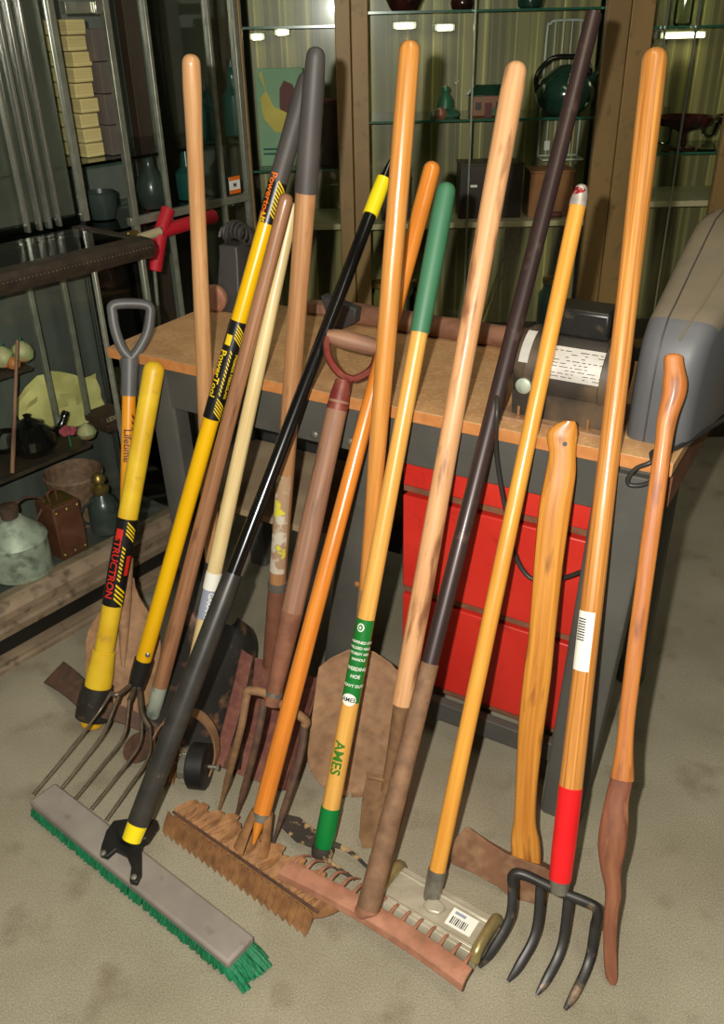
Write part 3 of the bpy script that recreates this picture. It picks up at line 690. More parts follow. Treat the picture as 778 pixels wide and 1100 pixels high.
# bracket: cast black clamp with two feet
ctr = fl(140, 903, .098)
def armx(px, py, z): return fl(px, py, z)
outl = [(114, 892), (122, 881), (146, 878), (168, 880), (170, 886), (160, 900), (152, 906), (152, 938), (147, 948), (139, 946), (141, 930), (136, 918), (124, 912), (115, 920), (107, 917), (109, 907)]
MB().prism([fl(x, y, BRz+.014) for x, y in outl], UP*-.012).build('bracket', 'black_matte', t, 'black clamp bracket', bevel=.002)
MB().prism([fl(x, y, BRz+.03) for x, y in [(124, 888), (146, 880), (166, 884), (158, 900), (140, 906), (128, 900)]], UP*-.02).build('bracket_hub', 'black_matte', t, bevel=.004)
for px, py in ((111, 917), (144, 943)):
    MB().lathe(fl(px, py, BRz+.013), UP, [(0, .0065), (.004, .0065), (.006, .003), (.0062, 0)], 6).build('bolt', 'ferrule', t)
# --- thatching rake with orange handle
O = Tool('orange', (272, 908), .05, (466, 174), 18, d=.018)
t = thing('thatching_rake', 'thatching rake with orange varnished handle and a row of rusty crescent blades', 'rake', fl(262, 930))
O.shaft([(872, 20), (600, 18), (380, 17), (240, 19), (174, 19)], 'handle', 'wood_orange', t)
O.shaft([(880, 21.5), (872, 22.5)], 'ring', 'ferrule', t, rt=False)
sk = MB(); 
for sgn in (-1, 1):
    g = []
    for k in range(8):
        q = k/7; y = 872+q*42; r = pxr(O.at(O.ty(y)), 23+q*16); row = []
        for j in range(9):
            a = math.radians((90*sgn)+(j/8-.5)*130); row.append(O.at(O.ty(y), math.sin(a)*r, math.cos(a)*r*.8))
        g.append(row)
    sk.sheet(g, .002)
sk.build('socket', 'rust_orange', t, 'split rusty socket')
O.shaft([(906, 4), (893, 10), (872, 17)], 'handle_tip', 'wood_orange', t, rt=False)
e0, e1 = fl(186, 872, .028), fl(342, 980, .028)
rd = (e1-e0).normalized(); rl = (e1-e0).length; rw = UP.cross(rd).normalized()    # rw points away from the viewer side
if rw.dot(CAM-e0) > 0: rw = -rw
MB().tube([e0, e1], .003, 8).build('bar', 'rust_dark', t)
NT = 22
for i in range(NT):
    c = e0+rd*(rl*(i+.5)/NT); big = .82+.18*math.sin(PI*(i+.5)/NT)
    tw = (i+.5)/NT-.55
    yv = (rw+rd*(-.75)).normalized(); ol = []
    # broad curved leaf rising behind the bar, turned a little edge-on and overlapping its neighbour
    yv = (rw*.72+rd*.70+UP*(.10+.08*math.sin(i*2.3))).normalized(); xv = (rw*.75-rd*.60+UP*.25).normalized(); xv = (xv-yv*xv.dot(yv)).normalized(); nn = xv.cross(yv)
    ln = (.078 if 2 < i < 18 else .056)*(1+.15*math.sin(i*1.9)); g = []
    for k in range(8):
        v = k/7; wv = .019*math.sqrt(max(.0, 1-v**2.2))*(.75+.5*v)+.0012
        g.append([c+yv*(ln*v-.004)+xv*(wv*(j/3-1)*1.0+.006*v)+nn*(.005*(1-(j/3-1)**2)-.012*v*v) for j in range(7)])
    m_ = MB().sheet(g, .0016); g = []
    for k in range(6):
        v = k/5; hw_ = rl/NT*.64*(1 if v < .7 else .9 if v < .9 else .72)
        g.append([c+rd*(hw_*(j/3-1))-rw*(.010+.024*v)+UP*(.010-.037*v)-rw*(.0035*(j/3)) for j in range(7)])
    m_.sheet(g, .0016); m_.build('blade', 'rust_orange', t)
# --- round point shovel with orange-brown handle
R1 = Tool('rshovel', (376, 852), 0, (441, 43), 22, d=.058)
t = thing('round_shovel', 'round point shovel with tan rusted blade and tall orange-brown handle', 'shovel', R1.B)
R1.shaft([(640, 16), (560, 17), (480, 19), (330, 22), (150, 23.5), (43, 23)], 'handle', 'wood_amber', t)
R1.shaft([(722, 16), (690, 18), (632, 17)], 'socket', 'rust_tan', t, rt=False)
round_blade(R1, 852, 702, .098, ol_round, .03, 'rust_tan', t, tilt=.012)
# --- two prong weeding hoe with green grip
Am = Tool('ames', (346, 918), .012, (481, 196), 20, d=.036)
t = thing('weeding_hoe', 'weeding hoe with honey coloured handle, green grip and green maker label', 'hoe', Am.B)
Am.shaft([(872, 20), (600, 19), (480, 18.5), (352, 19)], 'handle', 'wood_honey', t, rt=False)
Am.shaft([(357, 21.5), (300, 22.5), (230, 22.5), (196, 21)], 'grip', 'green_vinyl', t, label='green vinyl grip')
Am.shaft([(920, 19), (900, 22), (866, 21.5)], 'lower_sleeve', 'green_gloss', t, rt=False, rb=True, label='glossy green sleeve at the head')
lb = Am.patch(664, 752, -78, 62, 19.4, 'label', 'green_label', t, label='green label with white lettering')
Am.oval(672.5, -22, .0075, .0085, 19.4, 'label_seal', 'white', lb, .0013); Am.oval(672.5, -22, .005, .006, 19.4, 'label_seal', 'green_label', lb, .0019); Am.oval(672.5, -22, .002, .003, 19.4, 'label_seal', 'white', lb, .0025)
for k, (y, s_) in enumerate(((688, .0065), (694, .0065), (700, .0065), (706, .0065))):
    Am.across(('SHARPENED STEEL', 'WELDED HEAD', 'STURDY ASH', 'HANDLE')[k], y, 0, .0075, 19.4, 'label_lettering', 'white', lb)
Am.across('WEEDING', 716, 0, .010, 19.4, 'label_lettering', 'white', lb); Am.across('HOE', 724, 0, .010, 19.4, 'label_lettering', 'white', lb)
Am.across('HEAVY DUTY', 734, 0, .0085, 19.4, 'label_lettering', 'white', lb)
Am.oval(749, -14, .0155, .0125, 19.4, 'label_badge', 'white', lb, .0013); Am.across('AMES', 749, -14, .012, 19.4, 'label_lettering', 'ink', lb)
Am.text('AMES', 811, -18, .030, 20, 'handle_lettering', 'green_ink', t)
zc = .022
MB().prism([fl(x, y, zc) for x, y in [(301, 888), (309, 876), (322, 879), (340, 893), (352, 901), (352, 914), (338, 912), (318, 905)]], UP*.004).build('hoe_blade', 'hoe_paint', t, 'flat blade with flaking dark paint', bevel=.001)
for a in ([(346, 906), (362, 908), (380, 918), (396, 933)], [(343, 910), (352, 924), (366, 935), (382, 945)]):
    pts = smooth([fl(x, y, z) for (x, y), z in zip(a, (.026, .026, .018, .006))], 5); n_ = len(pts)
    MB().tube(pts, [.008*(1-.6*k/n_) for k in range(n_)], 8, flat=.7).build('prong', 'hoe_paint', t)
MB().lathe(Am.at(Am.ty(918)), Am.d, [(-.002, .022), (.012, .024), (.02, .022)], 18).build('eye', 'hoe_paint', t)
# --- narrow drain spade with blonde handle
Dn = Tool('drain', (404, 912), .0, (556, 66), 23, d=.018)
t = thing('drain_spade', 'narrow drain spade with tall thick blonde wood handle', 'spade', Dn.B)
Dn.shaft([(756, 22), (640, 23), (400, 22), (200, 25), (100, 26), (66, 24)], 'handle', 'wood_blonde', t)
Dn.shaft([(850, 12), (810, 14), (752, 19)], 'socket', 'rust_brown', t, rt=False)
round_blade(Dn, 912, 836, .045, lambda v: .78+.22*min(1, v*1.6) if v > .12 else .6+.2*v/.12, .012, 'rust_brown', t, tilt=.006)
MB().tube([Dn.at(Dn.ty(838), -.040, .004), Dn.at(Dn.ty(838), .040, .004)], .0045, 8).build('tread', 'rust_brown', t)
# --- rake with iron pipe handle
Pi = Tool('pipe', (392, 990), .05, (638, 16), 18, d=.022)
t = thing('bow_rake', 'straight toothed rusty rake with a dark iron pipe handle taller than the rest', 'rake', fl(405, 1000))
Pi.shaft([(720, 19), (460, 18.5), (16, 18)], 'handle', 'pipe_dark', t, rt=False, label='dark plum coloured pipe')
Pi.shaft([(974, 26), (900, 23.5), (760, 20.5), (712, 19.6)], 'lower_handle', 'pipe_rust', t, rt=False, label='rust coloured lower pipe')
q0, q1 = fl(306, 932, .052), fl(503, 1050, .052)
rd = (q1-q0).normalized(); rl = (q1-q0).length; rw = UP.cross(rd).normalized(); rw = rw if rw.dot(CAM-q0) < 0 else -rw
pr = [(-.015, .004), (-.009, .008), (.004, .009), (.012, .006), (.013, .001), (.006, .001), (-.006, .0), (-.013, -.012), (-.018, -.010)]
R = []
for k in range(21):
    u = k/20; c = q0+rd*(rl*u)+rw*(.012*(1-(2*u-1)**2)); R.append([c+rw*(a*1.3)+UP*b for a, b in pr])
MB().rings(R).build('head_bar', 'rust_pink', t, 'pinkish rusted head bar', bevel=.001)
NT = 15
for i in range(NT):
    u = (i+.35)/NT; c = q0+rd*(rl*u)+rw*(.012*(1-(2*u-1)**2)+.013)
    pts = smooth([c+rw*-.006, c+rw*.03+UP*-.006, c+rw*.066+UP*-.046], 5); n_ = len(pts)
    MB().tube(pts, [.0042*(1-.6*k/n_) for k in range(n_)], 7).build('tooth', 'rust_pink', t)
MB().tube([Pi.at(Pi.ty(962)), Pi.at(Pi.ty(974)), q0.lerp(q1, .445)+UP*.002], [.0195, .0205, .014], 14).build('ferrule', 'rust_pink', t)
# --- sponge mop with aluminium head
Mo = Tool('mop', (465, 958), .05, (626, 196), 18, d=.012)
t = thing('sponge_mop', 'floor mop with yellow wooden handle and flat aluminium box head with sticker', 'mop', fl(470, 985))
Mo.shaft([(940, 18), (700, 18), (400, 18), (214, 18)], 'handle', 'wood_yellow', t, rt=False)
Mo.shaft([(222, 19), (206, 17.5), (198, 15)], 'threaded_tip', 'ferrule_red', t, label='silver tip flecked with red paint')
Mo.shaft([(966, 17.5), (948, 19.5), (934, 20)], 'ferrule', 'ferrule', t, rt=False)
zt3 = .042
a1, a2, a3, a4 = fl(406, 966, zt3), fl(427, 925, zt3), fl(534, 984, zt3), fl(513, 1030, zt3)
ld = ((a3+a4)/2-(a1+a2)/2).normalized(); ll = ((a3+a4)/2-(a1+a2)/2).length; wd = UP.cross(ld).normalized(); ww = .5*((a2+a3)/2-(a1+a4)/2).length
mc = (a1+a2+a3+a4)/4
R = []
prf = [(-ww, -.040), (-ww*1.02, -.008), (-ww*.92, -.001), (-ww*.72, -.001), (-ww*.68, .0028), (-ww*.60, -.0005), (ww*.55, -.0005), (ww*.62, .0028), (ww*.68, -.001), (ww*.92, -.001), (ww*1.0, -.008), (ww, -.040)]
for u in (-.5, -.25, 0, .25, .5): R.append([mc+ld*(u*ll)+wd*a+UP*b for a, b in prf])
MB().rings(R).build('head_plate', 'alu', t, 'dull ribbed aluminium head', bevel=.0008)
for sg in (-1, 1):
    c = mc+ld*(sg*ll*.49); 
    pts = [c+wd*(-ww*.98)+UP*-.012, c+wd*(-ww*.8)+UP*.004, c+wd*(-ww*.4)+UP*.008, c+wd*(ww*.4)+UP*.008, c+wd*(ww*.8)+UP*.004, c+wd*(ww*.98)+UP*-.012]
    MB().tube(smooth(pts, 4), .0105, 12).build('end_roll', 'alu_end', t, 'tarnished end roll')
sk = mc+ld*.055+UP*.0003; sx = ld; sy = wd
stk = MB().box(sk, sx, sy, UP, .026, .019, .0006).build('sticker', 'white', t, 'white barcode sticker')
m_ = MB()
for k in range(9): m_.box(sk+sx*(-.018+.0038*k)-sy*.006+UP*.0008, sx, sy, UP, .0007 if k % 3 else .0012, .008, .0003)
m_.build('barcode', 'ink', stk)
MB().box(sk-sx*.008+sy*.011+UP*.0008, sx, sy, UP, .011, .003, .0003).build('sticker_print', 'sticker_grey', stk)
MB().prism([mc+ld*a+wd*b-UP*.001 for a, b in ((-.022, -.012), (-.004, -.018), (.014, -.012), (.018, .008), (0, .014), (-.02, .010))], UP*.008).build('socket_plate', 'alu', t, bevel=.003)
# --- axe
Ax = Tool('axe', (566, 945), .028, (601, 455), 28, d=.022)
t = thing('axe', 'felling axe standing on its rusty head with curved varnished handle', 'axe', fl(560, 955))
def loft(T, rows, dfac, name, m, parent, foff=0, n=16, dmin=.010, label=None):
    """rows: (left px, right px, image row) read off the handle's outline"""
    R = []; tcs = []
    for xl, xr, y in rows:
        a = T.tp(xl, y); b = T.tp(xr, y); c = (a+b)/2; hw = (b-a).length/2; hd_ = max(dmin, hw*dfac)
        ex = (b-a).normalized(); ex = T.s
        hw = abs((b-a).dot(T.s))/2
        k = len(R); ring = []
        for j in range(n):
            an = 2*PI*j/n; ca_, sa_ = math.cos(an), math.sin(an)
            ring.append(c+ex*(hw*math.copysign(abs(ca_)**.8, ca_))+T.f*(hd_*math.copysign(abs(sa_)**.8, sa_)))
            tcs.append((ca_*hw, sa_*hd_, (c-T.B).dot(T.d)))
        R.append(ring)
    return MB().rings(R, tcs=tcs).build(name, m, parent, label)
def interp(rows, k=4):
    P = [V(r) for r in rows]; return [tuple(p) for p in smooth(P, k)]
ax_rows = [(549, 581, 938), (549, 582, 918), (549, 580, 900), (552, 576, 880), (554, 578, 840), (557, 585, 780), (562, 592, 730), (569, 598, 670), (574, 606, 600), (579, 614, 545), (586, 619, 510), (590, 619, 488), (588, 620, 477), (588, 621, 465), (598, 620, 456), (606, 618, 452)]
loft(Ax, interp(ax_rows), .42, 'handle', 'wood_axe', t, dmin=.011)
p = Ax.tp(607, 477, .0125); MB().lathe(p-Ax.f*.001, Ax.f, [(0, .004), (.0022, .004), (.0022, .0)], 12).build('hanging_hole', 'ink', t, 'dark hanging hole')
hd_px = [(502, 888, .003), (522, 903, .007), (545, 918, .013), (562, 924, .018), (585, 932, .02), (592, 936, .02), (588, 972, .02), (572, 977, .02), (556, 970, .018), (535, 953, .010), (508, 938, .006), (485, 928, .002), (485, 914, .002), (490, 900, .002)]
fr = [Ax.tp(x, y, th) for x, y, th in hd_px]; bk_ = [Ax.tp(x, y)-Ax.f*th for x, y, th in hd_px]
n_ = len(fr); m_ = MB(); m_.add(fr+bk_, [tuple(range(n_)), tuple(range(2*n_-1, n_-1, -1))]+[(i, n_+i, n_+(i+1) % n_, (i+1) % n_) for i in range(n_)])
m_.build('axe_head', 'rust_axe', t, 'rusty iron axe head', bevel=.0012)
# --- pitchfork with red ferrule
Pf = Tool('pitch', (601, 952), .135, (705, 52), 24, d=.016)
t = thing('spading_fork', 'four tine black fork with bright red ferrule and tall straight grained handle', 'fork', fl(575, 1050))
Pf.shaft([(846, 25), (700, 24), (480, 23), (300, 23.5), (120, 27), (52, 27)], 'handle', 'wood_ashgrain', t)
Pf.shaft([(944, 24), (900, 26), (844, 26)], 'red_ferrule', 'red_sleeve', t, rt=False, label='bright red ferrule')
Pf.shaft([(958, 20), (942, 22.5)], 'collar', 'ferrule', t, rt=False)
lb = Pf.patch(656, 719, -72, 22, 24, 'sticker', 'white', t, label='white barcode sticker')
Pf.stripes(662, 687, -62, -18, 24, 9, 'barcode', 'ink', lb, skew=0, duty=.45, lift=.0013)
zs_ = Pf.at(Pf.ty(955)).z
sh4 = [(551, 945), (581, 947), (611, 961), (640, 990)]; md4 = [(548, 985), (576, 1000), (604, 1015), (633, 1032)]; tp4 = [(515, 1039), (546, 1054), (577, 1068), (607, 1084)]
for i in range(4):
    a = Pf.tp(*sh4[i]); b = Pf.tp(*md4[i], .012); c = fl(*tp4[i], .008); m2 = b.lerp(c, .55)+UP*(-.01)+Pf.f*.008
    pts = smooth([a, b, m2, c], 7); n_ = len(pts)
    MB().tube(pts, [.0086 if k < n_*.6 else .0086*(1-.75*((k/n_-.6)/.4)**1.6) for k in range(n_)], 8, flat=.75).build('tine', 'steel_black', t)
pts = smooth([Pf.tp(551, 952), Pf.tp(551, 941), Pf.tp(562, 939), Pf.tp(600, 957), Pf.tp(632, 970), Pf.tp(642, 978), Pf.tp(640, 995)], 5)
MB().tube(pts, .0095, 12).build('tine_bridge', 'steel_black', t)
# --- lone worn handle at the right
Ha = Tool('last', (658, 1056), .004, (727, 382), 20, d=.022)
t = thing('worn_tool_handle', 'worn curved wooden tool handle with splintered brown lower end, farthest right', 'tool handle', Ha.B)
up_rows = [(656, 682, 836), (662, 681, 800), (666, 684, 760), (673, 692, 700), (681, 700, 640), (690, 710, 570), (697, 717, 520), (703, 722, 480), (706, 728, 450), (711, 737, 425), (712, 739, 410), (713, 737, 400), (713, 735, 390), (714, 734, 383), (719, 730, 380)]
loft(Ha, interp(up_rows), .75, 'shaft', 'wood_worn', t, dmin=.006)
lo_rows = [(655, 662, 1056), (650, 664, 1048), (648, 663, 1020), (648, 664, 990), (650, 668, 960), (645, 668, 935), (642, 673, 910), (645, 676, 885), (650, 676, 860), (655, 680, 840), (659, 680, 826)]
loft(Ha, interp(lo_rows), .55, 'lower_end', 'wood_end', t, dmin=.007, label='splintered reddish brown lower end')

# ------------------------------------------------------------------ things on the bench
# electric motor
def bz(px, py, z): return fl(px, py, z)                # a point at a known height
ml, mr = fl(556, 470, ZB+.02), fl(654, 487, ZB+.02)
mrad = .074
moff = -.125
p0 = bpx(560, 420, moff); p1 = bpx(668, 436, moff)
ms0, ms1 = bs(p0), bs(p1); mz = ZB+.014+mrad
t = thing('electric_motor', 'black electric motor with silver nameplate on the bench top', 'motor', bp((ms0+ms1)/2, moff, ZB))
mc0 = bp(ms0, moff, mz); ml_ = ms1-ms0
MB().lathe(mc0, BU, [(-.004, .03), (0, .055), (.006, .068), (.02, .074), (.026, .075), (.028, .072), (ml_-.03, .072), (ml_-.027, .075), (ml_-.01, .074), (ml_-.002, .066), (ml_+.004, .03)], 36).build('body', 'motor', t, 'dusty black motor body')
cb = MB(); cb.box(bp(ms0+ml_*.56, moff-.012, mz+mrad+.020), BU, BN, UP, ml_*.27, .036, .026); cb.build('capacitor_box', 'motor_cap', t, 'black capacitor box', bevel=.007)
def cyl_patch(s_a, s_b, a0, a1, r, name, m, parent):
    g = []
    for i in range(9):
        sv = s_a+(s_b-s_a)*i/8; row = []
        for j in range(13):
            a = math.radians(a0+(a1-a0)*j/12); row.append(bp(sv, moff+math.cos(a)*r, mz+math.sin(a)*r))
        g.append(row)
    return MB().sheet(g, .0008).build(name, m, parent)
pl_ = cyl_patch(ms0+ml_*.30, ms0+ml_*.93, 4, 52, .0732, 'nameplate', 'plate', t); pl_['label'] = 'silver nameplate with fine print'
pr_ = MB(); random.seed(11)
for r_ in range(9):
    a = math.radians(9+r_*4.6); s_ = ms0+ml_*.33
    while s_ < ms0+ml_*.89:
        w = random.uniform(.004, .016)
        if random.random() < .7 and s_+w < ms0+ml_*.91:
            pr_.box(bp(s_+w/2, moff+math.cos(a)*.0739, mz+math.sin(a)*.0739), BU, (BN*-math.sin(a)+UP*math.cos(a)), (BN*math.cos(a)+UP*math.sin(a)), w/2, .0006, .0002)
        s_ += w+.004
pr_.build('nameplate_print', 'motor', pl_)
cyl_patch(ms0+ml_*.08, ms0+ml_*.17, 20, 70, .0763, 'end_sticker', 'plate', t)
MB().lathe(bp(ms0+.03, moff+.070, mz-.018), BN, [(0, .015), (.006, .015), (.008, .012), (.0085, 0)], 20).build('round_plug', 'galv', t, 'pale round plug')
bs_ = MB(); bs_.box(bp((ms0+ms1)/2, moff, ZB+.0035), BU, BN, UP, ml_*.56, .085, .0035); 
bs_.build('mounting_plate', 'rust_tan', t, bevel=.001)
cr_ = MB()
cr_.prism([bp(ms0+.006, moff-.062, ZB+.007), bp(ms0+.006, moff+.062, ZB+.007), bp(ms0+.006, moff+.067, mz-.03), bp(ms0+.006, moff-.067, mz-.03)], BU*(ml_-.012))
cr_.build('cradle', 'motor', t)
for sg in (.12, .80):
    MB().lathe(bp(ms0+ml_*sg, moff+.072, ZB+.006), UP, [(0, .006), (.004, .006), (.004, .003), (.022, .003), (.0225, 0)], 10).build('bolt', 'rust_orange', t)
# motor cord
cpts = [bp(ms0+.004, moff+.03, mz-.012), bp(ms0-.03, moff+.05, mz-.01)]+[bpx(534, 440, .02), bpx(533, 480, .010), bpx(538, 520, .008), bpx(546, 560, .008), bpx(555, 600, .008), bpx(572, 622, .009), bpx(600, 622, .010), bpx(630, 612, .014), bpx(644, 606, .012)]
tag(MB().tube(smooth(cpts, 6), .0045, 10).build('power_cord', 'cord', None, loc=cpts[3]), 'black power cord looping from the motor down over the red drawers', 'cord')
hk = [bpx(703, 516, .010), bpx(690, 521, .012), bpx(677, 521, .014), bpx(675, 514, .014), bpx(684, 503, .012), bpx(700, 496, .008), bp(SR-.04, -.02, ZB+.006), bp(SR-.012, -.045, ZB+.006), bp(SR+.016, -.14, ZB+.004), bp(SR+.05, -.30, ZB-.005), bp(SR+.055, -.42, ZB-.02), bp(SR+.02, -.485, ZB-.04), bp(SR-.06, -.482, ZB-.05), bp(SR-.20, -.480, ZB-.07)]
tag(MB().tube(smooth(hk, 6), .0042, 10).build('machine_cable', 'cord', None, loc=hk[0]), 'dark cable looped over the front right corner of the bench beside the grey housing', 'cable')
# grey machine housing
t = thing('machine_housing', 'big dusty grey machine housing with sloping front at the right end of the bench', 'machine cover', bp(SR-.06, -.3, ZB))
hs0, hs1 = bs(bpx(668, 478, -.07)), bs(bpx(737, 490, -.07))+.0
prof = [(-.065, 0), (-.068, .10), (-.075, .15), (-.088, .185), (-.115, .212), (-.16, .226), (-.24, .256), (-.34, .292), (-.42, .318), (-.50, .322), (-.55, .28), (-.56, .18), (-.56, 0)]
R = []
W_ = hs1-hs0
for s_, ins in ((hs0, .030), (hs0+.006, .012), (hs0+.016, .003), (hs0+.03, 0), (hs1-.03, 0), (hs1-.016, .003), (hs1-.006, .012), (hs1, .030)):
    ring = []
    for o, z in prof:
        oo = -.32+(o+.32)*(1-ins/.26); zz = z*(1-ins/.32) if z > 0 else 0
        ring.append(bp(s_+(.0 if s_ < (hs0+hs1)/2 else .07*(-o-.065)/.5), oo, ZB+zz))
    R.append(ring)
cov = MB().rings(R).build('cover', 'dust_housing', t)
cov.data.materials.append(M['dust_top'])
for p_ in cov.data.polygons:
    if 4 <= p_.index % len(prof) <= 9 and len(p_.vertices) == 4: p_.material_index = 1
MB().tube([bp(hs0+.038, o+.0008, ZB+z+.0008) for k, (o, z) in enumerate(prof[:10])], .0014, 8).build('seam', 'blank', t, 'dark seam line')
MB().tube([bp(hs0+W_*.6+.05*k/7, o+.0005, ZB+z+.0005) for k, (o, z) in enumerate(prof[3:10])], .002, 8).build('rib', 'dust_top', t)
# roll lying along the rear edge
ra, rb_ = bpx(372, 339, -.42), bpx(598, 371, -.42)
zr = ZB+.026
ra = bp(bs(ra), -.42, zr); rb_ = bp(bs(rb_), -.42, zr)
pts = [ra.lerp(rb_, k/14) for k in range(15)]
tag(MB().tube(pts, [.0255+.0012*math.sin(k*1.7) for k in range(15)], 18).build('brown_roll', 'roll', None, loc=ra, bevel=.003), 'long brown leathery roll lying along the rear edge of the bench', 'roll')
# grey bracket plate at the roll's left end
q = bpx(362, 352, -.36)
s_ = bs(q)
t2 = MB().prism([bp(s_-.045, -.36, ZB+.078), bp(s_+.055, -.36, ZB+.058), bp(s_+.05, -.36, ZB+.022), bp(s_+.012, -.36, ZB+.001), bp(s_-.02, -.36, ZB+.001)], BN*-.03)
tag(t2.build('plane_body', 'blank', None, loc=bp(s_, -.37, ZB), bevel=.003), 'dark grey wedge shaped metal block behind the red D handle, on the bench top', 'metal block')
# grey machine with coil at the rear left
q = bpx(258, 335, -.40); s_ = bs(q)
t = thing('bench_machine', 'dark grey small machine with a coiled neck at the rear left of the bench', 'machine', bp(s_, -.40, ZB))
hh = bpx(255, 262, -.40).z-ZB
MB().rings([[bp(s_+dx*w, -.40+dy*w2, ZB+z) for dx, dy in ((-1, -1), (1, -1), (1, 1), (-1, 1))] for z, w, w2 in ((0, .045, .05), (hh*.3, .036, .045), (hh*.8, .030, .03), (hh, .028, .028))]).build('column', 'blank', t, bevel=.004)
MB().lathe(bp(s_-.035, -.355, ZB+.035), BN, [(0, .034), (.012, .036), (.02, .03), (.022, 0)], 24).build('disc', 'rust_pink', t, 'dull reddish disc')
cp = []
for k in range(73):
    a = k/12*2*PI; v = k/72; cp.append(bp(s_-.028+.075*v+math.cos(a)*.0, -.40+math.cos(a)*.020, ZB+hh+.018+math.sin(a)*.020+.018*math.sin(v*PI)))
MB().tube(cp, .0042, 7).build('coil', 'blank', t)
# board and file behind the shafts
qa, qb = bpx(330, 322, -.44), bpx(392, 300, -.44)
a_, b_ = bp(bs(qa), -.44, ZB+.02), bp(bs(qb)+.03, -.46, ZB+.02)
tag(MB().box((a_+b_)/2, (b_-a_).normalized(), UP, (b_-a_).cross(UP).normalized(), (b_-a_).length/2, .012, .02).build('wood_batten', 'wood_old', None, loc=a_, bevel=.002), 'short weathered batten lying at the rear of the bench behind the brown shafts', 'batten')
# ------------------------------------------------------------------ left display case
AZ = math.radians(50.7)
DA = V((math.cos(AZ), math.sin(AZ), 0)); NA = V((math.sin(AZ), -math.cos(AZ), 0))
A0 = fl(113, 658)
def cp_(s, off, z): return A0+DA*s+NA*off+UP*z
def cpx(px, py, off=0): return onplane(px, py, A0+NA*off, NA)
def cs(p): return (V(p)-A0).dot(DA)
S0, S1, ZT, DP = -.75, .335, 1.0, .30
t = thing('display_case', 'low glass display case with dusty brown wood mouldings at the left', 'display case', cp_(-.2, -DP/2, 0))
def bar(name, m, s0, s1, o0, o1, z0, z1, par, lab=None, bev=.002, frame=cp_):
    c = frame((s0+s1)/2, (o0+o1)/2, (z0+z1)/2); ex = (frame(1, 0, 0)-frame(0, 0, 0)); ey = (frame(0, 1, 0)-frame(0, 0, 0))
    return MB().box(c, ex, ey, UP, (s1-s0)/2, abs(o1-o0)/2, (z1-z0)/2).build(name, m, par, lab, bevel=bev)
bar('toe_kick', 'case_black', S0, S1, -.03-DP, -.02, 0, .10, t, 'black toe kick')
R = []
for s_ in (S0, S1): R.append([cp_(s_, o, z) for o, z in ((-.03, 0), (.012, 0), (.012, .012), (.006, .018), (.006, .026), (-.008, .034), (-.03, .036))])
MB().rings(R).build('floor_trim', 'case_wood', t)
R = []
for s_ in (S0, S1): R.append([cp_(s_, o, z) for o, z in ((-.05, .095), (.004, .095), (.006, .115), (-.002, .122), (-.002, .14), (.012, .148), (.012, .168), (.0, .176), (-.006, .19), (-.05, .192))])
MB().rings(R).build('base_moulding', 'case_wood', t)
bar('case_floor', 'case_in', S0, S1, -DP, -.05, .15, .188, t)
bar('back_panel', 'case_in', S0, S1, -DP-.01, -DP, .10, ZT-.02, t)
R = []
for s_ in (S0, S1+.01): R.append([cp_(s_, o, z) for o, z in ((-.04, .955), (.002, .955), (.006, .962), (.016, .975), (.016, .992), (.006, 1.003), (-.04, 1.005))])
MB().rings(R).build('top_moulding', 'case_dark', t, 'dark carved top moulding')
for k in range(60):
    pass
bd = MB()
for k in range(100):
    s_ = S0+(S1-S0)*(k+.5)/100; bd.lathe(cp_(s_, .0145, .984), NA, [(0, .0042), (.002, .004), (.004, .0022), (.0045, 0)], 8)
bd.build('beading', 'case_dark', t)['kind'] = 'stuff'
R = []
for o in (.004, -DP): R.append([cp_(s_, o, z) for s_, z in ((S1-.02, .955), (S1+.01, .955), (S1+.016, .985), (S1+.006, 1.004), (S1-.02, 1.004))])
MB().rings(R).build('side_moulding', 'case_dark', t)
bar('front_glass', 'glass', S0, S1-.02, -.022, -.018, .188, .958, t, bev=0)
bar('top_glass', 'glass', S0, S1-.02, -DP+.01, -.03, .996, 1.001, t, bev=0)
bar('end_glass', 'glass', S1-.015, S1-.011, -DP+.01, -.02, .188, .958, t, bev=0)
s_ = cs(cpx(118, 395, -.016)); bar('front_mullion', 'frame_metal', s_-.005, s_+.005, -.020, -.006, .188, .957, t)
for px in (48, 84):
    s_ = cs(cpx(px, 390, -.215)); bar('shelf_upright', 'frame_metal', s_-.007, s_+.007, -.222, -.208, .50, .99, t)
bar('corner_post', 'frame_metal', S1-.018, S1-.004, -.030, -.012, .188, .957, t)
zs1 = cpx(60, 490, -.14).z; zs2 = cpx(20, 400, -.15).z
bar('shelf', 'case_dark', S0+.01, .14, -DP+.01, -.13, zs1-.012, zs1, t, 'dark wooden shelf')
bar('upper_shelf', 'case_dark', S0+.01, cs(cpx(48, 395, -.1)), -DP+.02, -.16, zs2-.010, zs2, t, 'dark upper shelf')
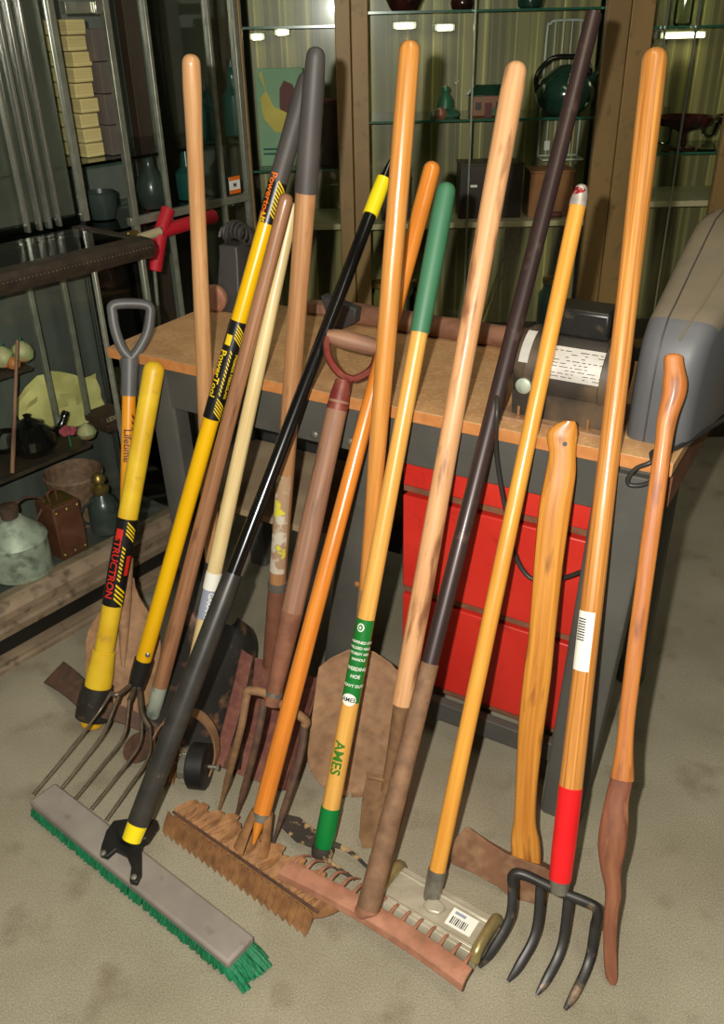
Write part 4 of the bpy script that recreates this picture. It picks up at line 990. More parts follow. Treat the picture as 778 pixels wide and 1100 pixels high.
# contents on the case floor
ZF = .188
def at_floor(px, off, py=600): return cs(cpx(px, py, off))
jo = -.11
sj = cs(cpx(22, 600, jo)); 
t = thing('oil_can', 'galvanised oil can with short spout cap behind the case glass', 'can', cp_(sj, jo, ZF))
hz = cpx(22, 545, jo).z-ZF
MB().lathe(cp_(sj, jo, ZF), UP, [(0, .078), (.004, .082), (hz*.55, .082), (hz*.57, .085), (hz*.60, .082), (hz*.64, .078), (hz*.92, .028), (hz*.94, .0)], 28).build('body', 'galv', t)
MB().lathe(cp_(sj, jo, ZF+hz*.9), UP, [(0, .022), (.02, .022), (.022, .027), (.036, .027), (.04, .02), (.041, 0)], 18).build('cap', 'rust_dark', t, 'dark screw cap')
MB().tube(smooth([cp_(sj+.07, jo, ZF+hz*.68), cp_(sj+.105, jo, ZF+hz*.95), cp_(sj+.05, jo, ZF+hz*1.12), cp_(sj+.0, jo, ZF+hz*1.02)], 5), .0035, 8).build('bail_handle', 'rust_dark', t)
lo_ = -.10; sl = cs(cpx(70, 580, lo_))
t = thing('leather_case', 'small upright brown leather case with brass studs, beside the oil can', 'case', cp_(sl, lo_, ZF))
hl = cpx(70, 532, lo_).z-ZF
MB().box(cp_(sl, lo_, ZF+hl/2), DA, NA, UP, .043, .045, hl/2).build('body', 'leather', t, bevel=.005)
MB().box(cp_(sl, lo_, ZF+hl+.0015), DA, NA, UP, .035, .036, .002).build('lid_plate', 'brass', t, 'brass top plate')
for ds in (-.033, 0, .033):
    for zz in (.016, hl-.016):
        MB().lathe(cp_(sl+ds, lo_+.0445, ZF+zz), NA, [(0, .006), (.003, .005), (.005, .002), (.0052, 0)], 10).build('stud', 'brass', t)
MB().tube(smooth([cp_(sl-.02, lo_, ZF+hl), cp_(sl-.022, lo_, ZF+hl+.028), cp_(sl-.0, lo_, ZF+hl+.03), cp_(sl+.003, lo_, ZF+hl)], 5), .004, 8).build('strap_handle', 'leather', t)
bo = -.10; sb = cs(cpx(117, 575, bo)); hb = cpx(117, 505, bo).z-ZF
t = thing('stoneware_bottle', 'dark bottle with brass spout and side handle, inside the case at right', 'bottle', cp_(sb, bo, ZF))
MB().lathe(cp_(sb, bo, ZF), UP, [(0, .044), (.004, .047), (hb*.45, .045), (hb*.58, .036), (hb*.66, .022), (hb*.7, .02), (hb*.71, .0)], 24).build('body', 'bottle_dark', t)
MB().lathe(cp_(sb, bo, ZF+hb*.68), UP, [(0, .021), (.01, .026), (.018, .026), (.024, .016), (.034, .014), (.04, .021), (.052, .020), (.062, .012), (.063, 0)], 20).build('spout', 'brass', t, 'brass stopper')
MB().tube(smooth([cp_(sb-.042, bo, ZF+hb*.2), cp_(sb-.075, bo, ZF+hb*.35), cp_(sb-.07, bo, ZF+hb*.55), cp_(sb-.03, bo, ZF+hb*.62)], 5), .004, 8).build('handle', 'bottle_dark', t)
wo = -.215; sw = cs(cpx(85, 540, wo))
t = thing('wicker_basket', 'large round brown wicker basket behind the leather case', 'basket', cp_(sw, wo, ZF))
hw_ = cpx(85, 505, wo).z-ZF
MB().lathe(cp_(sw, wo, ZF), UP, [(0, .06), (.004, .07), (hw_*.9, .083), (hw_, .087), (hw_+.006, .083), (hw_*.95, .078), (hw_*.3, .07), (.01, .06), (.01, 0)], 32).build('body', 'wicker', t)
# on the shelf: black glass pot, onion, flower, boxes
so = -.205; sp = cs(cpx(36, 478, so))
t = thing('black_teapot', 'glossy black glass teapot on the case shelf', 'teapot', cp_(sp, so, zs1))
MB().lathe(cp_(sp, so, zs1), UP, [(0, .04), (.006, .052), (.03, .068), (.055, .066), (.08, .04), (.085, .036), (.09, .04), (.10, .02), (.108, .008), (.115, .012), (.12, .0)], 26).build('body', 'black_glass', t)
MB().tube(smooth([cp_(sp+.055, so, zs1+.035), cp_(sp+.09, so, zs1+.045), cp_(sp+.12, so, zs1+.085)], 6), [.016]*6+[.012]*6+[.009], 12).build('spout', 'black_glass', t)
MB().tube(smooth([cp_(sp-.06, so, zs1+.03), cp_(sp-.11, so, zs1+.05), cp_(sp-.09, so, zs1+.095), cp_(sp-.04, so, zs1+.085)], 6), .007, 10).build('handle', 'black_glass', t)
g_ = cs(cpx(95, 474, -.165)); 
t = thing('painted_gourd', 'green and cream painted gourd at the right end of the case shelf', 'gourd', cp_(g_, -.165, zs1))
MB().lathe(cp_(g_, -.165, zs1), UP, [(0, .012), (.006, .022), (.02, .028), (.035, .022), (.045, .008), (.05, .003), (.051, 0)], 18).build('body', 'gourd', t)
f_ = cs(cpx(74, 468, -.16))
m_ = MB()
for k in range(9):
    a = k*2*PI/9; c = cp_(f_+math.cos(a)*.014, -.16+math.sin(a)*.014, zs1+.046+.004*(k % 2)); m_.lathe(c, UP, [(-.010, .002), (-.004, .011), (.004, .011), (.010, .002)], 8)
t = thing('fabric_flower', 'pink fabric flower beside the green gourd on the case shelf', 'flower', cp_(f_, -.16, zs1)); m_.build('petals', 'pink', t)
MB().tube([cp_(f_, -.16, zs1), cp_(f_, -.16, zs1+.045)], .003, 6).build('stem', 'green_fig', t)
for k, (px, m, lab) in enumerate(((6, 'gourd', 'pale green painted gourd on the upper case shelf, nearest the frame edge'), (27, 'gourd', 'round green and cream gourd at the right end of the upper case shelf'), (15, 'gourd_orange', 'small orange gourd between the two painted ones on the upper shelf'))):
    oo = -.21 if k < 2 else -.18; g_ = cs(cpx(px, 392, oo)); r_ = .03 if k < 2 else .018
    t = thing('painted_gourd', lab, 'gourd', cp_(g_, oo, zs2), None)
    MB().lathe(cp_(g_, oo, zs2), UP, [(0, r_*.4), (r_*.3, r_*.85), (r_*.9, r_), (r_*1.5, r_*.75), (r_*1.85, r_*.25), (r_*1.95, 0)], 18).build('body', m, t)
    MB().tube([cp_(g_, oo, zs2+r_*1.9), cp_(g_+.004, oo, zs2+r_*2.2)], .0025, 6).build('stem', 'green_fig', t)
# crumpled paper sheet leaning at the back and printed boxes below it
pa, pb = cpx(30, 470, -.25), cpx(118, 450, -.25); g = []
z0_, z1_ = zs1+.0, cpx(75, 398, -.25).z; random.seed(5)
for i in range(9):
    row = []
    for j in range(13):
        u, v = j/12, i/8; top = z0_+(z1_-z0_)*(.72+.28*math.sin(PI*min(1, u*1.2)))
        row.append(cp_(cs(pa)+(cs(pb)-cs(pa))*u, -.262-.022*v+random.uniform(-.009, .009), z0_+.002+(top-z0_)*v))
    g.append(row)
tag(MB().sheet(g, .0012).build('paper_sheet', 'parchment', None, loc=cp_(cs(pa), -.235, z0_)), 'crumpled yellowish paper sheet leaning in the back of the case', 'paper')
for k, (px, py, lab, txt) in enumerate(((112, 455, 'dark printed box on the case shelf, upper of two', 'UDOT'), (117, 474, 'dark printed box on the case shelf, lower of two', 'DI'))):
    oo = -.185; sb_ = cs(cpx(px, py, oo)); zz = zs1+.0265+.0255*(1-k)*2-.013
    zz = zs1+.013+(.027 if k == 0 else 0); sx_ = cs(cpx(px, py, -.2))+(.01 if k else 0)
    b_ = MB().box(cp_(sx_, oo, zz), DA, NA, UP, .045, .04, .0125).build('printed_box', 'box_brown', None, loc=cp_(sx_, oo, zz-.0125), bevel=.001)
    tag(b_, lab, 'box', 'printed boxes on the case shelf')
    vs, fs = text_mesh(txt, .018); m_ = MB(); m_.add([cp_(sx_+x, oo+.0405, zz+y) for x, y in vs], fs); m_.build('lettering', 'white_shelf', b_)
sA, sB = cpx(2, 470, -.15), cpx(16, 366, -.16)
tag(MB().tube([cp_(cs(sA), -.140, zs1+.004), cp_(cs(sB), -.147, cpx(16, 366, -.147).z)], [.006, .004], 10).build('thin_rod', 'wood_old', None, loc=sA), 'thin pale rod standing on the case shelf by the gourds', 'rod')

# ------------------------------------------------------------------ tall glass cabinet behind the low case
TO = -.34
S2 = cs(cpx(263, 120, TO))
t = thing('glass_cabinet', 'tall glass cabinet with nickel plated metal frame behind the low case', 'cabinet', cp_(.3, TO-.18, 0))
tw = t
def tpx(px, py, off=TO): return cs(cpx(px, py, off))
def vbar(px, py, w, z0, z1, m='frame_metal', o=TO, dp=.02, par=None, nm='upright'):
    s_ = tpx(px, py, o); return bar(nm, m, s_-w/2, s_+w/2, o-dp, o, z0, z1, par or t, bev=.002)
TZ = 2.05
for px, w in ((8, .010), (22, .010), (33, .012), (45, .010), (76, .020), (132, .020), (172, .012), (235, .012), (262, .018)):
    vbar(px, 130, w, 1.0 if px < 100 else .10, TZ, 'chrome' if px < 50 else 'frame_metal')
zr1 = cpx(200, 226, TO).z
bar('rail', 'frame_metal', tpx(140, 235), S2, TO-.02, TO+.002, zr1-.012, zr1+.012, t)
zd = cpx(85, 8, TO).z
bar('rail', 'frame_metal', tpx(70, 8), tpx(110, 8), TO-.02, TO+.001, zd-.014, zd+.014, t)
bar('rail', 'frame_metal', -.7, S2, TO-.02, TO, TZ-.03, TZ, t)
bar('sill', 'frame_metal', -.7, S2, TO-.03, TO, .06, .10, t)
bar('latch', 'chrome', tpx(104, 8)-.014, tpx(104, 8)+.014, TO, TO+.012, zd-.016, zd+.016, t, bev=.004)
bar('latch', 'brass', tpx(140, 250)-.02, tpx(140, 250)+.02, TO, TO+.014, cpx(140, 252, TO).z-.012, cpx(140, 252, TO).z+.012, t, bev=.004)
bar('pane', 'glass', -.7, tpx(76, 130)-.012, TO-.013, TO-.009, 1.02, TZ-.03, t, bev=0)
bar('pane', 'glass', tpx(132, 130)+.012, S2-.01, TO-.013, TO-.009, .10, TZ-.03, t, bev=0)
bar('mirror_panel', 'mirror_panel', -.7, tpx(70, 130), TO-.034, TO-.03, 1.02, TZ-.03, t, 'grey mirrored panel', bev=0)
bar('back_panel', 'tower_back', -.7, S2+.05, TO-.46, TO-.45, .05, TZ, t)
bar('side_panel', 'glass', S2-.006, S2-.002, TO-.45, TO-.02, .1, TZ, t, bev=0)
bar('cabinet_floor', 'case_in', -.7, S2, TO-.45, TO-.03, .06, .09, t)
zsh = cpx(95, 168, TO-.15).z
bar('shelf', 'glass_shelf', -.68, S2-.02, TO-.44, TO-.03, zsh-.008, zsh, t, bev=0)
zsh2 = cpx(200, 226, TO-.05).z
bar('shelf', 'glass_shelf', -.68, S2-.02, TO-.44, TO-.03, zsh2-.016, zsh2-.008, t, bev=0)
s_ = tpx(176, 130, TO-.3); bar('inner_post', 'box_brown', s_-.03, s_+.03, TO-.44, TO-.40, .09, TZ-.03, t, 'dark brown wooden post')
# stack of papers and grey boxes inside
oo = TO-.14
sa, sb_ = tpx(84, 130, oo), tpx(101, 130, oo)
zz = zsh; random.seed(9); k = 0
hgt = (cpx(85, 20, oo).z-zsh)/9
sq = [(95, 'lowest'), (0, 'second from the bottom'), (0, 'third from the bottom'), (0, 'fourth from the bottom'), (0, 'fifth from the bottom'), (0, 'sixth from the bottom'), (0, 'seventh from the bottom'), (0, 'eighth from the bottom'), (0, 'topmost')]
for k in range(9):
    j = random.uniform(-.006, .006); c = cp_((sa+sb_)/2+.0+j, oo-.06, zz+hgt*.5)
    b_ = MB().box(c, DA, NA, UP, (sb_-sa)/2+.004, .085, hgt*.47).build('paper_bundle', 'paper_pale', None, loc=cp_((sa+sb_)/2, oo-.06, zz), bevel=.003)
    tag(b_, 'pale bundle of paper in the tall cabinet stack, '+sq[k][1], 'paper', 'paper bundles in the tall cabinet'); zz += hgt
sa, sb_ = tpx(103, 130, oo), tpx(119, 130, oo)
zz = zsh; n_ = 4; hg = (cpx(105, 30, oo).z-zsh)/n_
for k in range(n_):
    dx = -.012 if k == 3 else 0
    b_ = MB().box(cp_((sa+sb_)/2+dx+.01, oo-.05, zz+hg/2), DA, NA, UP, (sb_-sa)/2+.004, .10, hg*.485).build('grey_box', 'card_grey', None, loc=cp_((sa+sb_)/2, oo-.05, zz), bevel=.002)
    tag(b_, 'grey board box beside the paper stack, '+('lowest', 'second from the bottom', 'third from the bottom', 'topmost')[k], 'box', 'grey boxes in the tall cabinet'); zz += hg
# dark bric-a-brac on the cabinet shelves
def vase(px, py_base, off, frame_px, prof, m, name, lab, cat, z=None, fr=None, scale=1):
    s_ = tpx(px, py_base, off); t_ = thing(name, lab, cat, cp_(s_, off, z)); MB().lathe(cp_(s_, off, z), UP, [(h*scale, r*scale) for h, r in prof], 22).build('body', m, t_); return t_, s_
v1 = [(0, .03), (.004, .036), (.05, .05), (.10, .04), (.13, .02), (.16, .018), (.18, .028), (.182, .0)]
vase(165, 220, TO-.2, 0, v1, 'bottle_dark', 'dark_vase', 'dark bulbous vase on the middle glass shelf of the tall cabinet', 'vase', zsh2-.008)
vase(205, 220, TO-.22, 0, [(0, .03), (.005, .04), (.09, .042), (.11, .02), (.17, .014), (.175, .018), (.178, 0)], 'teal', 'teal_bottle', 'teal glass bottle on the middle glass shelf of the tall cabinet', 'bottle', zsh2-.008)
vase(110, 225, TO-.2, 0, [(0, .03), (.004, .04), (.04, .05), (.08, .052), (.085, .045), (.02, .03), (.02, 0)], 'bottle_dark', 'dark_bowl', 'dark deep bowl on the glass shelf below the boxes', 'bowl', zsh2-.008)
# price card hanging in the corner
pc = cpx(254, 199, TO+.012); s_ = cs(pc)
t = thing('price_card', 'small orange and white card stuck to the tall cabinet frame', 'card', cp_(s_, TO+.004, pc.z))
MB().box(cp_(s_, TO+.004, pc.z), DA, NA, UP, .024, .001, .026).build('card', 'white', t)
for dz in (.021, -.020): MB().box(cp_(s_, TO+.0052, pc.z+dz), DA, NA, UP, .024, .0006, .006).build('orange_band', 'ink_orange', t)
vs, fs = text_mesh('M', .02); m_ = MB(); m_.add([cp_(s_+x, TO+.0056, pc.z+y) for x, y in vs], fs); m_.build('lettering', 'ink', t)
# red foam covered handles standing at the corner of the low case
oo = TO+.02
t = thing('exerciser_handles', 'bright red foam covered grips hanging beside the low case corner', 'grips', cpx(168, 255, oo+.03))
def rp(px, py, o=.03): return cpx(px, py, oo+o)
MB().tube([rp(172, 252), rp(166, 291)], .0215, 16).build('foam_grip', 'red_grip', t, bevel=.002)
MB().tube([rp(181, 224, .0), rp(172, 250, .0)], .021, 14).build('foam_grip', 'red_grip', t, bevel=.002)
MB().tube([rp(172, 249, .0), rp(230, 232, .0)], .021, 16).build('foam_grip', 'red_grip', t, bevel=.002)
MB().tube([rp(150, 256), rp(172, 249)], .014, 14).build('sleeve', 'white_shelf', t, 'cream sleeve', bevel=.002)
MB().tube([rp(172, 244, .015), rp(170, 262, .03)], .006, 12).build('rod', 'ferrule', t)
# metal stand below: two rods and a brass tap
MB().tube([rp(166, 291), rp(172, 360)], .006, 10).build('post', 'frame_metal', t)
# ------------------------------------------------------------------ rear display cabinets
AE = math.radians(0)
EE = V((math.cos(AE), math.sin(AE), 0)); EI = V((-EE.y, EE.x, 0)); Q0 = V((-.4, 3.16, 0))
def kp(s, i, z): return Q0+EE*s+EI*i+UP*z              # along the front, inwards, up
def kpx(px, py, i=0): return onplane(px, py, Q0+EI*i, EI)
def ks(p): return (V(p)-Q0).dot(EE)
def kb(name, m, s0, s1, i0, i1, z0, z1, par, lab=None, bev=.002): return bar(name, m, s0, s1, i0, i1, z0, z1, par, lab, bev, frame=kp)
KT, KD = 2.1, .36
edges = [(.03, ks(kpx(379, 130))-.001), (ks(kpx(379, 130))+.001, ks(kpx(665, 130))-.001), (ks(kpx(665, 130))+.001, 2.3)]
names = ['rear display cabinet with bronze posts, left of the first post, holding the pale green book', 'middle rear display cabinet with glass shelves holding the white wire rack', 'right rear display cabinet with dark red glass dishes on a shelf']
pw = [ks(kpx(379, 130))-ks(kpx(363, 130)), ks(kpx(664, 130))-ks(kpx(640, 130))]
shz = [[kpx(290, 28, .15).z, kpx(300, 178, .15).z, .85], [kpx(470, 11, .1).z, kpx(500, 128, .05).z, kpx(540, 238, .05).z], [kpx(740, 27, .1).z, kpx(740, 161, .1).z, kpx(740, 210, .15).z]]
cabs = []
for k_, ((a, b), lab, zs_) in enumerate(zip(edges, names, shz)):
    t = thing('rear_cabinet', lab, 'cabinet', kp((a+b)/2, KD/2, 0), 'rear display cabinets'); cabs.append(t)
    kb('base', 'case_dark', a, b, .0, KD, 0, .38, t)
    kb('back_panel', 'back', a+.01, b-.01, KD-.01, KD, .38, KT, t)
    kb('top_panel', 'post', a, b, 0, KD, KT-.02, KT, t)
    wl = .02 if k_ == 0 else (pw[0]*1.1 if k_ == 1 else pw[1])
    wr = pw[0] if k_ == 0 else (pw[1] if k_ == 1 else .05)
    kb('post', 'post', a, a+wl, 0, .035, .38, KT-.02, t, bev=.003); kb('post', 'post', b-wr, b, 0, .035, .38, KT-.02, t, bev=.003)
    kb('front_pane', 'glass', a+wl, b-wr, .014, .018, .40, KT-.02, t, bev=0)
    kb('sill', 'post', a+wl, b-wr, 0, .03, .38, .41, t)
    for k, z in enumerate(zs_):
        if k == 2:
            kb('shelf', 'white_shelf', a+.02, b-.02, .05, KD-.015, z-.02, z, t, 'cream painted shelf')
        else:
            sh = kb('shelf', 'glass_shelf', a+.02, b-.02, .045, KD-.015, z-.007, z, t, bev=0)
            kb('shelf_edge', 'glass_edge', a+.02, b-.02, .0440, .0449, z-.007, z, sh, bev=0)
# third cabinet: one more post at the right
s_ = ks(kpx(766, 210)); kb('post', 'post', s_, s_+.05, .0, .035, .38, KT-.02, cabs[2], bev=.003)
s_ = ks(kpx(700, 130)); 
for px in (705, 737): s_ = ks(kpx(px, 100, .03)); kb('mullion', 'chrome', s_-.003, s_+.003, .020, .028, .41, KT-.02, cabs[2], bev=0)
s_ = ks(kpx(507, 100, .03)); kb('mullion', 'frame_metal', s_-.003, s_+.003, .020, .028, .41, KT-.02, cabs[1], bev=0)
# added glowing strips in place of bright reflections inside the cabinets
def glare(px, py, w, lab, i=.30):
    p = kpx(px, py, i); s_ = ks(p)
    t = thing('glare_strip', lab, 'glare', kp(s_, i, p.z), 'added glare strips in the rear cabinets')
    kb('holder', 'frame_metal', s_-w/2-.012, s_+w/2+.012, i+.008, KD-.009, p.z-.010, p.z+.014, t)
    MB().tube([kp(s_-w/2, i, p.z), kp(s_+w/2, i, p.z)], .008, 10).build('tube', 'tube', t, 'added glowing strip')
glare(276, 40, .03, 'added glare strip in the left rear cabinet, above the left edge of the green book')
glare(303, 35, .03, 'added glare strip in the left rear cabinet, above the maroon picture on the green book')
glare(435, 28, .06, 'added glare strip at the upper left of the middle rear cabinet')
glare(478, 30, .05, 'added glare strip in the middle rear cabinet, right of the orange-brown handle')
glare(735, 38, .14, 'long added glare strip at the top of the right rear cabinet')
def khing(name, lab, cat, px, py, i, z, group=None):
    s_ = ks(kpx(px, py, i)); return thing(name, lab, cat, kp(s_, i, z), group), s_
# left cabinet: green picture book, teal bottles, dark box
z = shz[0][1]; i = .16
t, s_ = khing('picture_book', 'pale green book with yellow and maroon picture in the left rear cabinet', 'book', 304, 150, i, z)
w = (ks(kpx(330, 130, i))-ks(kpx(280, 130, i)))/2; h_ = kpx(304, 73, i).z-z
MB().box(kp(s_, i, z+h_/2), EE, EI, UP, w, .012, h_/2).build('cover', 'book_green', t, bevel=.001)
def pic(pts, m, nm, dy): MB().prism([kp(s_+x*w, i-.0125, z+h_*y) for x, y in pts], EI*-dy).build(nm, m, t)
pic([(-.05, .62), (.0, .8), (.2, .88), (.55, .84), (.75, .7), (.6, .45), (.2, .4)], 'maroon', 'printed_shape', .0005)
pic([(-.85, .95), (-.7, .97), (-.6, .8), (-.3, .62), (.3, .55), (.6, .42), (.4, .3), (.1, .22), (.25, .35), (-.3, .36), (-.75, .5), (-.85, .7), (-.6, .78)], 'banana', 'printed_shape', .001)
for k in range(2): pic([(-.85, .12+.05*k), (-.2, .12+.05*k), (-.2, .14+.05*k), (-.85, .14+.05*k)], 'teal', 'printed_line', .0006)
for px, lab, sc in ((252, 'tall teal glass bottle in the tall cabinet, left of the green book', 1.0), (222, 'shorter teal glass bottle on the upper glass shelf of the tall cabinet', .7)):
    o_ = TO-.13; s_ = tpx(px, 120, o_); t = thing('teal_bottle', lab, 'bottle', cp_(s_, o_, zsh)); hh = .21*sc
    MB().lathe(cp_(s_, o_, zsh), UP, [(0, .036), (.005, .04), (hh*.6, .04), (hh*.72, .02), (hh*.95, .016), (hh, .02), (hh+.001, 0)], 20).build('body', 'teal', t)
    MB().lathe(cp_(s_, o_, zsh+hh), UP, [(0, .014), (.02, .014), (.021, 0)], 14).build('stopper', 'bottle_dark', t)
t, s_ = khing('maroon_box', 'dark maroon upright box right of the green book', 'box', 352, 140, .18, z)
MB().box(kp(s_, .18, z+.10), EE, EI, UP, .04, .05, .10).build('body', 'box_dark', t, bevel=.002)
MB().box(kp(s_, .18, z+.204), EE, EI, UP, .042, .052, .006).build('lid', 'maroon', t, bevel=.002)
# middle cabinet, glass shelf
z = shz[1][1]
t, s_ = khing('ceramic_house', 'rosy glazed ceramic cottage on the middle glass shelf', 'ornament', 523, 120, .14, z)
MB().box(kp(s_, .14, z+.034), EE, EI, UP, .062, .035, .034).build('walls', 'house', t, bevel=.006)
MB().prism([kp(s_-.072, .098, z+.066), kp(s_-.045, .14, z+.10), kp(s_-.072, .182, z+.066)], EE*.144).build('roof', 'green_pot', t, bevel=.004)
MB().box(kp(s_, .104, z+.022), EE, EI, UP, .012, .003, .022).build('door', 'maroon', t)
for ds in (-.035, .035): MB().box(kp(s_+ds, .104, z+.035), EE, EI, UP, .010, .003, .012).build('window', 'box_dark', t)
t, s_ = khing('ceramic_figure', 'green glazed ceramic figure left of the rosy cottage', 'ornament', 478, 120, .13, z)
MB().lathe(kp(s_, .13, z), UP, [(0, .05), (.006, .056), (.02, .05), (.03, .03), (.055, .026), (.075, .012), (.085, .016), (.095, .012), (.10, 0)], 20).build('body', 'green_fig', t)
MB().lathe(kp(s_-.02, .085, z), UP, [(0, .018), (.012, .024), (.03, .018), (.038, 0)], 16).build('knob', 'house', t)
t, s_ = khing('green_basket_pot', 'round dark green glazed pot with a tall arched handle', 'pot', 605, 120, .15, z)
rr = (ks(kpx(640, 110, .15))-ks(kpx(577, 110, .15)))/2; ht = kpx(605, 62, .15).z-z
MB().lathe(kp(s_, .15, z), UP, [(0, rr*.5), (.006, rr*.6), (ht*.2, rr*.92), (ht*.4, rr), (ht*.62, rr*.85), (ht*.78, rr*.5), (ht*.86, rr*.3), (ht*.9, 0)], 26).build('body', 'green_pot', t)
MB().tube(smooth([kp(s_-rr*.95, .15, z+ht*.4), kp(s_-rr*.98, .15, z+ht*.72), kp(s_-rr*.55, .15, z+ht*.98), kp(s_+rr*.0, .15, z+ht*1.02), kp(s_+rr*.6, .15, z+ht*.95), kp(s_+rr*.9, .15, z+ht*.5)], 6), .0085, 10).build('arched_handle', 'black_glass', t)
MB().tube(smooth([kp(s_+rr*.7, .15, z+ht*.5), kp(s_+rr*1.05, .15, z+ht*.7), kp(s_+rr*1.15, .15, z+ht*.85)], 4), [.02]*3+[.015]*3+[.011]*3, 12).build('spout', 'green_pot', t)
# white wire rack behind the glass
i = .27; x0, x1 = ks(kpx(583, 100, i)), ks(kpx(626, 100, i)); zt4, zb4 = kpx(604, 22, i).z, kpx(600, 168, i).z
z = kpx(600, 168, i).z
t = thing('wire_rack', 'tall white wire rack standing behind the dark green pot', 'rack', kp((x0+x1)/2, i, zb4))
MB().tube(smooth([kp(x0, i, zb4), kp(x0, i, zt4-.05), kp(x0+.01, i, zt4-.01), kp(x0+.03, i, zt4), kp(x1-.03, i, zt4), kp(x1-.01, i, zt4-.01), kp(x1, i, zt4-.05), kp(x1, i, zb4), kp(x1, i, zb4)], 4), .0042, 8).build('frame', 'wire_white', t)
for k in range(1, 5):
    s_ = x0+(x1-x0)*k/5; MB().tube([kp(s_, i, zb4), kp(s_, i, zt4)], .0026, 7).build('wire', 'wire_white', t)
for zz in (zb4+.004, (zb4+zt4)/2-.02): MB().tube([kp(x0, i, zz), kp(x1, i, zz)], .003, 7).build('crossbar', 'wire_white', t)
MB().tube([kp(x0, i, zb4), kp(x0, i-.10, zb4+.002), kp(x1, i-.10, zb4+.002), kp(x1, i, zb4)], .0035, 8).build('foot', 'wire_white', t)
MB().box(kp(x0+.03, i-.006, kpx(590, 156, i).z), EE, EI, UP, .010, .001, .016).build('tag', 'white', t, 'small white tag')
# boxes on the cream shelf
z = shz[1][2]
for px0, px1, hpx, m, nm, lab, i in ((492, 558, 175, 'box_dark', 'dark_box', 'dark wooden box with drawer on the cream shelf', .17), (566, 612, 183, 'box_orange', 'brown_carton', 'orange-brown carton on the cream shelf behind the iron pipe', .17), (410, 440, 190, 'box_dark', 'small_dark_box', 'small dark box on the cream shelf at its left end', .17), (617, 640, 205, 'box_dark', 'narrow_dark_box', 'narrow dark box at the right end of the cream shelf', .2)):
    a, b = ks(kpx(px0, 200, i)), ks(kpx(px1, 200, i)); h_ = kpx((px0+px1)/2, hpx, i-.05).z-z
    t = thing(nm, lab, 'box', kp((a+b)/2, i, z))
    MB().box(kp((a+b)/2, i, z+h_/2-.004), EE, EI, UP, (b-a)/2, .06, h_/2-.004).build('body', m, t, bevel=.002)
    MB().box(kp((a+b)/2, i, z+h_-.004), EE, EI, UP, (b-a)/2+.002, .062, .004).build('lid', m, t, bevel=.001)
    if nm == 'dark_box': MB().box(kp(a+.05, i-.061, z+h_*.6), EE, EI, UP, .012, .002, .004).build('label_plate', 'white', t)
t, s_ = khing('red_cloth_roll', 'dark red folded cloth on the cream shelf by the carton', 'cloth', 592, 222, .085, z)
MB().tube([kp(s_-.045, .085, z+.013), kp(s_, .083, z+.014), kp(s_+.04, .087, z+.013)], .013, 12, flat=.8).build('fold', 'maroon', t)
# long thin tongs leaning below
a, b = kpx(536, 290, .1), kpx(556, 244, .1)
t = thing('fondue_forks', 'pair of thin bright rods leaning below the cream shelf', 'rods', kp(ks(a), .1, .41))
for d in (0, .022): MB().tube([kp(ks(a)-.08+d, .1, .412), kp(ks(b)+d, .12, shz[1][2]-.024)], .0028, 8).build('rod', 'brass', t)
# right cabinet
z = shz[2][1]
def dish(px, i, prof, m, nm, lab, cat, z):
    t, s_ = khing(nm, lab, cat, px, 150, i, z); MB().lathe(kp(s_, i, z), UP, prof, 30).build('body', m, t)
    return t, s_
t, s_ = dish(733, .15, [(0, .05), (.006, .05), (.012, .016), (.05, .014), (.06, .03), (.075, .085), (.10, .10), (.104, .097), (.08, .08), (.066, .02), (.066, 0)], 'red_dish', 'footed_bowl', 'dark red footed glass bowl on the right cabinet shelf, beside the tall fork handle', 'bowl', z)
t, s_ = dish(790, .2, [(0, .05), (.006, .05), (.012, .014), (.045, .012), (.055, .03), (.07, .07), (.095, .082), (.098, .078), (.07, .06), (.06, 0)], 'red_dish', 'footed_bowl', 'dark red footed glass bowl on the right cabinet shelf, cut by the frame edge', 'bowl', z)
t, s_ = dish(760, .09, [(0, .028), (.004, .03), (.008, .006), (.04, .005), (.048, .02), (.075, .03), (.09, .028), (.086, .026), (.05, .016), (.05, 0)], 'clear', 'stemmed_glass', 'clear stemmed glass in front of the dark red bowls', 'glass', z)
dish(712, .26, [(0, .02), (.004, .026), (.07, .03), (.075, .012), (.12, .01), (.125, .013), (.126, 0)], 'clear', 'clear_bottle', 'clear glass bottle on the right cabinet shelf behind the tall fork handle', 'bottle', z)
z = shz[2][0]
for px, nm, lab in ((715, 'clear_bottle', 'clear glass bottle on the uppermost shelf of the right cabinet'), ):
    dish(px, .2, [(0, .025), (.004, .03), (.09, .03), (.11, .012), (.15, .01), (.155, .014), (.156, 0)], 'clear', nm, lab, 'bottle', z)
dish(434, .12, [(0, .04), (.004, .045), (.03, .06), (.06, .062), (.055, .055), (.01, .035), (.01, 0)], 'red_dish', 'dark_dish', 'dark red glass dish on the top shelf of the middle cabinet, at left', 'bowl', shz[1][0])
dish(492, .12, [(0, .03), (.004, .035), (.02, .04), (.05, .03), (.055, .026), (.02, .02), (.02, 0)], 'red_dish', 'dark_dish', 'small dark red glass dish right of the larger one on the top shelf', 'bowl', shz[1][0])
dish(560, .12, [(0, .03), (.004, .04), (.03, .045), (.05, .04), (.045, .034), (.01, .02), (.01, 0)], 'green_pot', 'green_dish', 'dark green dish on the top shelf of the middle cabinet', 'bowl', shz[1][0])
z = shz[2][2]
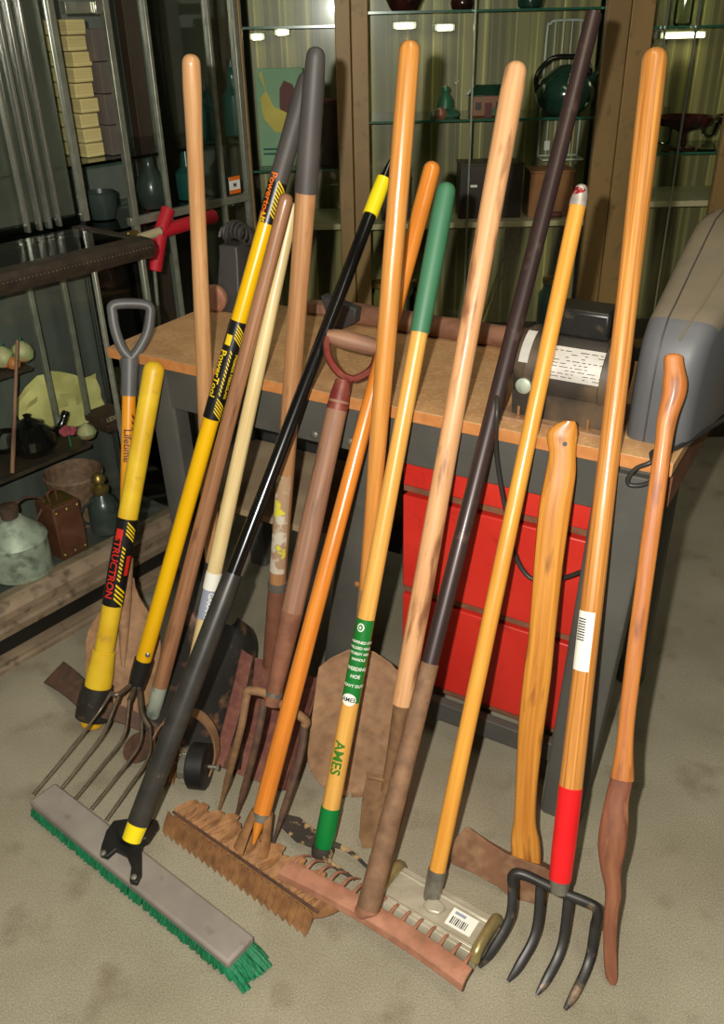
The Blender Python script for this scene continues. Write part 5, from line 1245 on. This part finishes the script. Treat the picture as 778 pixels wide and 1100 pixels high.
dish(745, .2, [(0, .04), (.006, .05), (.05, .06), (.07, .05), (.075, .052), (.08, .045), (.08, 0)], 'bottle_dark', 'dark_jar', 'dark squat jar on the cream shelf of the right cabinet', 'jar', z) if z-.0 > .5 and False else None
# clear jars low in the middle cabinet
for px, m, lab in ((408, 'clear', 'clear glass jar low in the middle rear cabinet, left'), (452, 'clear', 'clear glass jar low in the middle rear cabinet, behind the green grip'), (590, 'teal', 'dull teal jar low in the middle rear cabinet, behind the iron pipe')):
    i = .16; s_ = ks(kpx(px, 330, i)); t = thing('glass_jar', lab, 'jar', kp(s_, i, .41)); 
    kb_z = .38
    MB().lathe(kp(s_, i, .381), UP, [(0, .04), (.004, .045), (.17, .045), (.19, .03), (.21, .03), (.212, 0)], 22).build('body', m, t)
    MB().lathe(kp(s_, i, .592), UP, [(0, .034), (.02, .034), (.024, .02), (.025, 0)], 18).build('lid', 'brass', t)

# ------------------------------------------------------------------ light
fd = bpy.data.lights.new('camera_flash', 'POINT'); fd.energy = 158; fd.shadow_soft_size = .012; fd.color = (1, .95, .86)
fo = bpy.data.objects.new('camera_flash', fd); COL.objects.link(fo); fo.location = CAM+rawray(-1, 0, 0)*.082+rawray(0, -1, 0)*.045
ad = bpy.data.lights.new('ceiling_fluorescent', 'AREA'); ad.shape = 'RECTANGLE'; ad.size = .3; ad.size_y = 2.4; ad.energy = 18; ad.color = (1, .92, .68)
ao = bpy.data.objects.new('ceiling_fluorescent', ad); COL.objects.link(ao); ao.location = (.6, .6, 2.68); ao.rotation_euler = (0, 0, .4)
w = bpy.data.worlds.new('world'); SC.world = w; w.use_nodes = True
bg = w.node_tree.nodes['Background']; bg.inputs['Color'].default_value = (.9, .95, .72, 1); bg.inputs['Strength'].default_value = .025
SC.view_settings.view_transform = 'Standard'; SC.view_settings.look = 'None'; SC.view_settings.gamma = 1; SC.view_settings.use_curve_mapping = False
SC.view_settings.exposure = 0
SC.cycles.transparent_max_bounces = 24; SC.cycles.max_bounces = 8
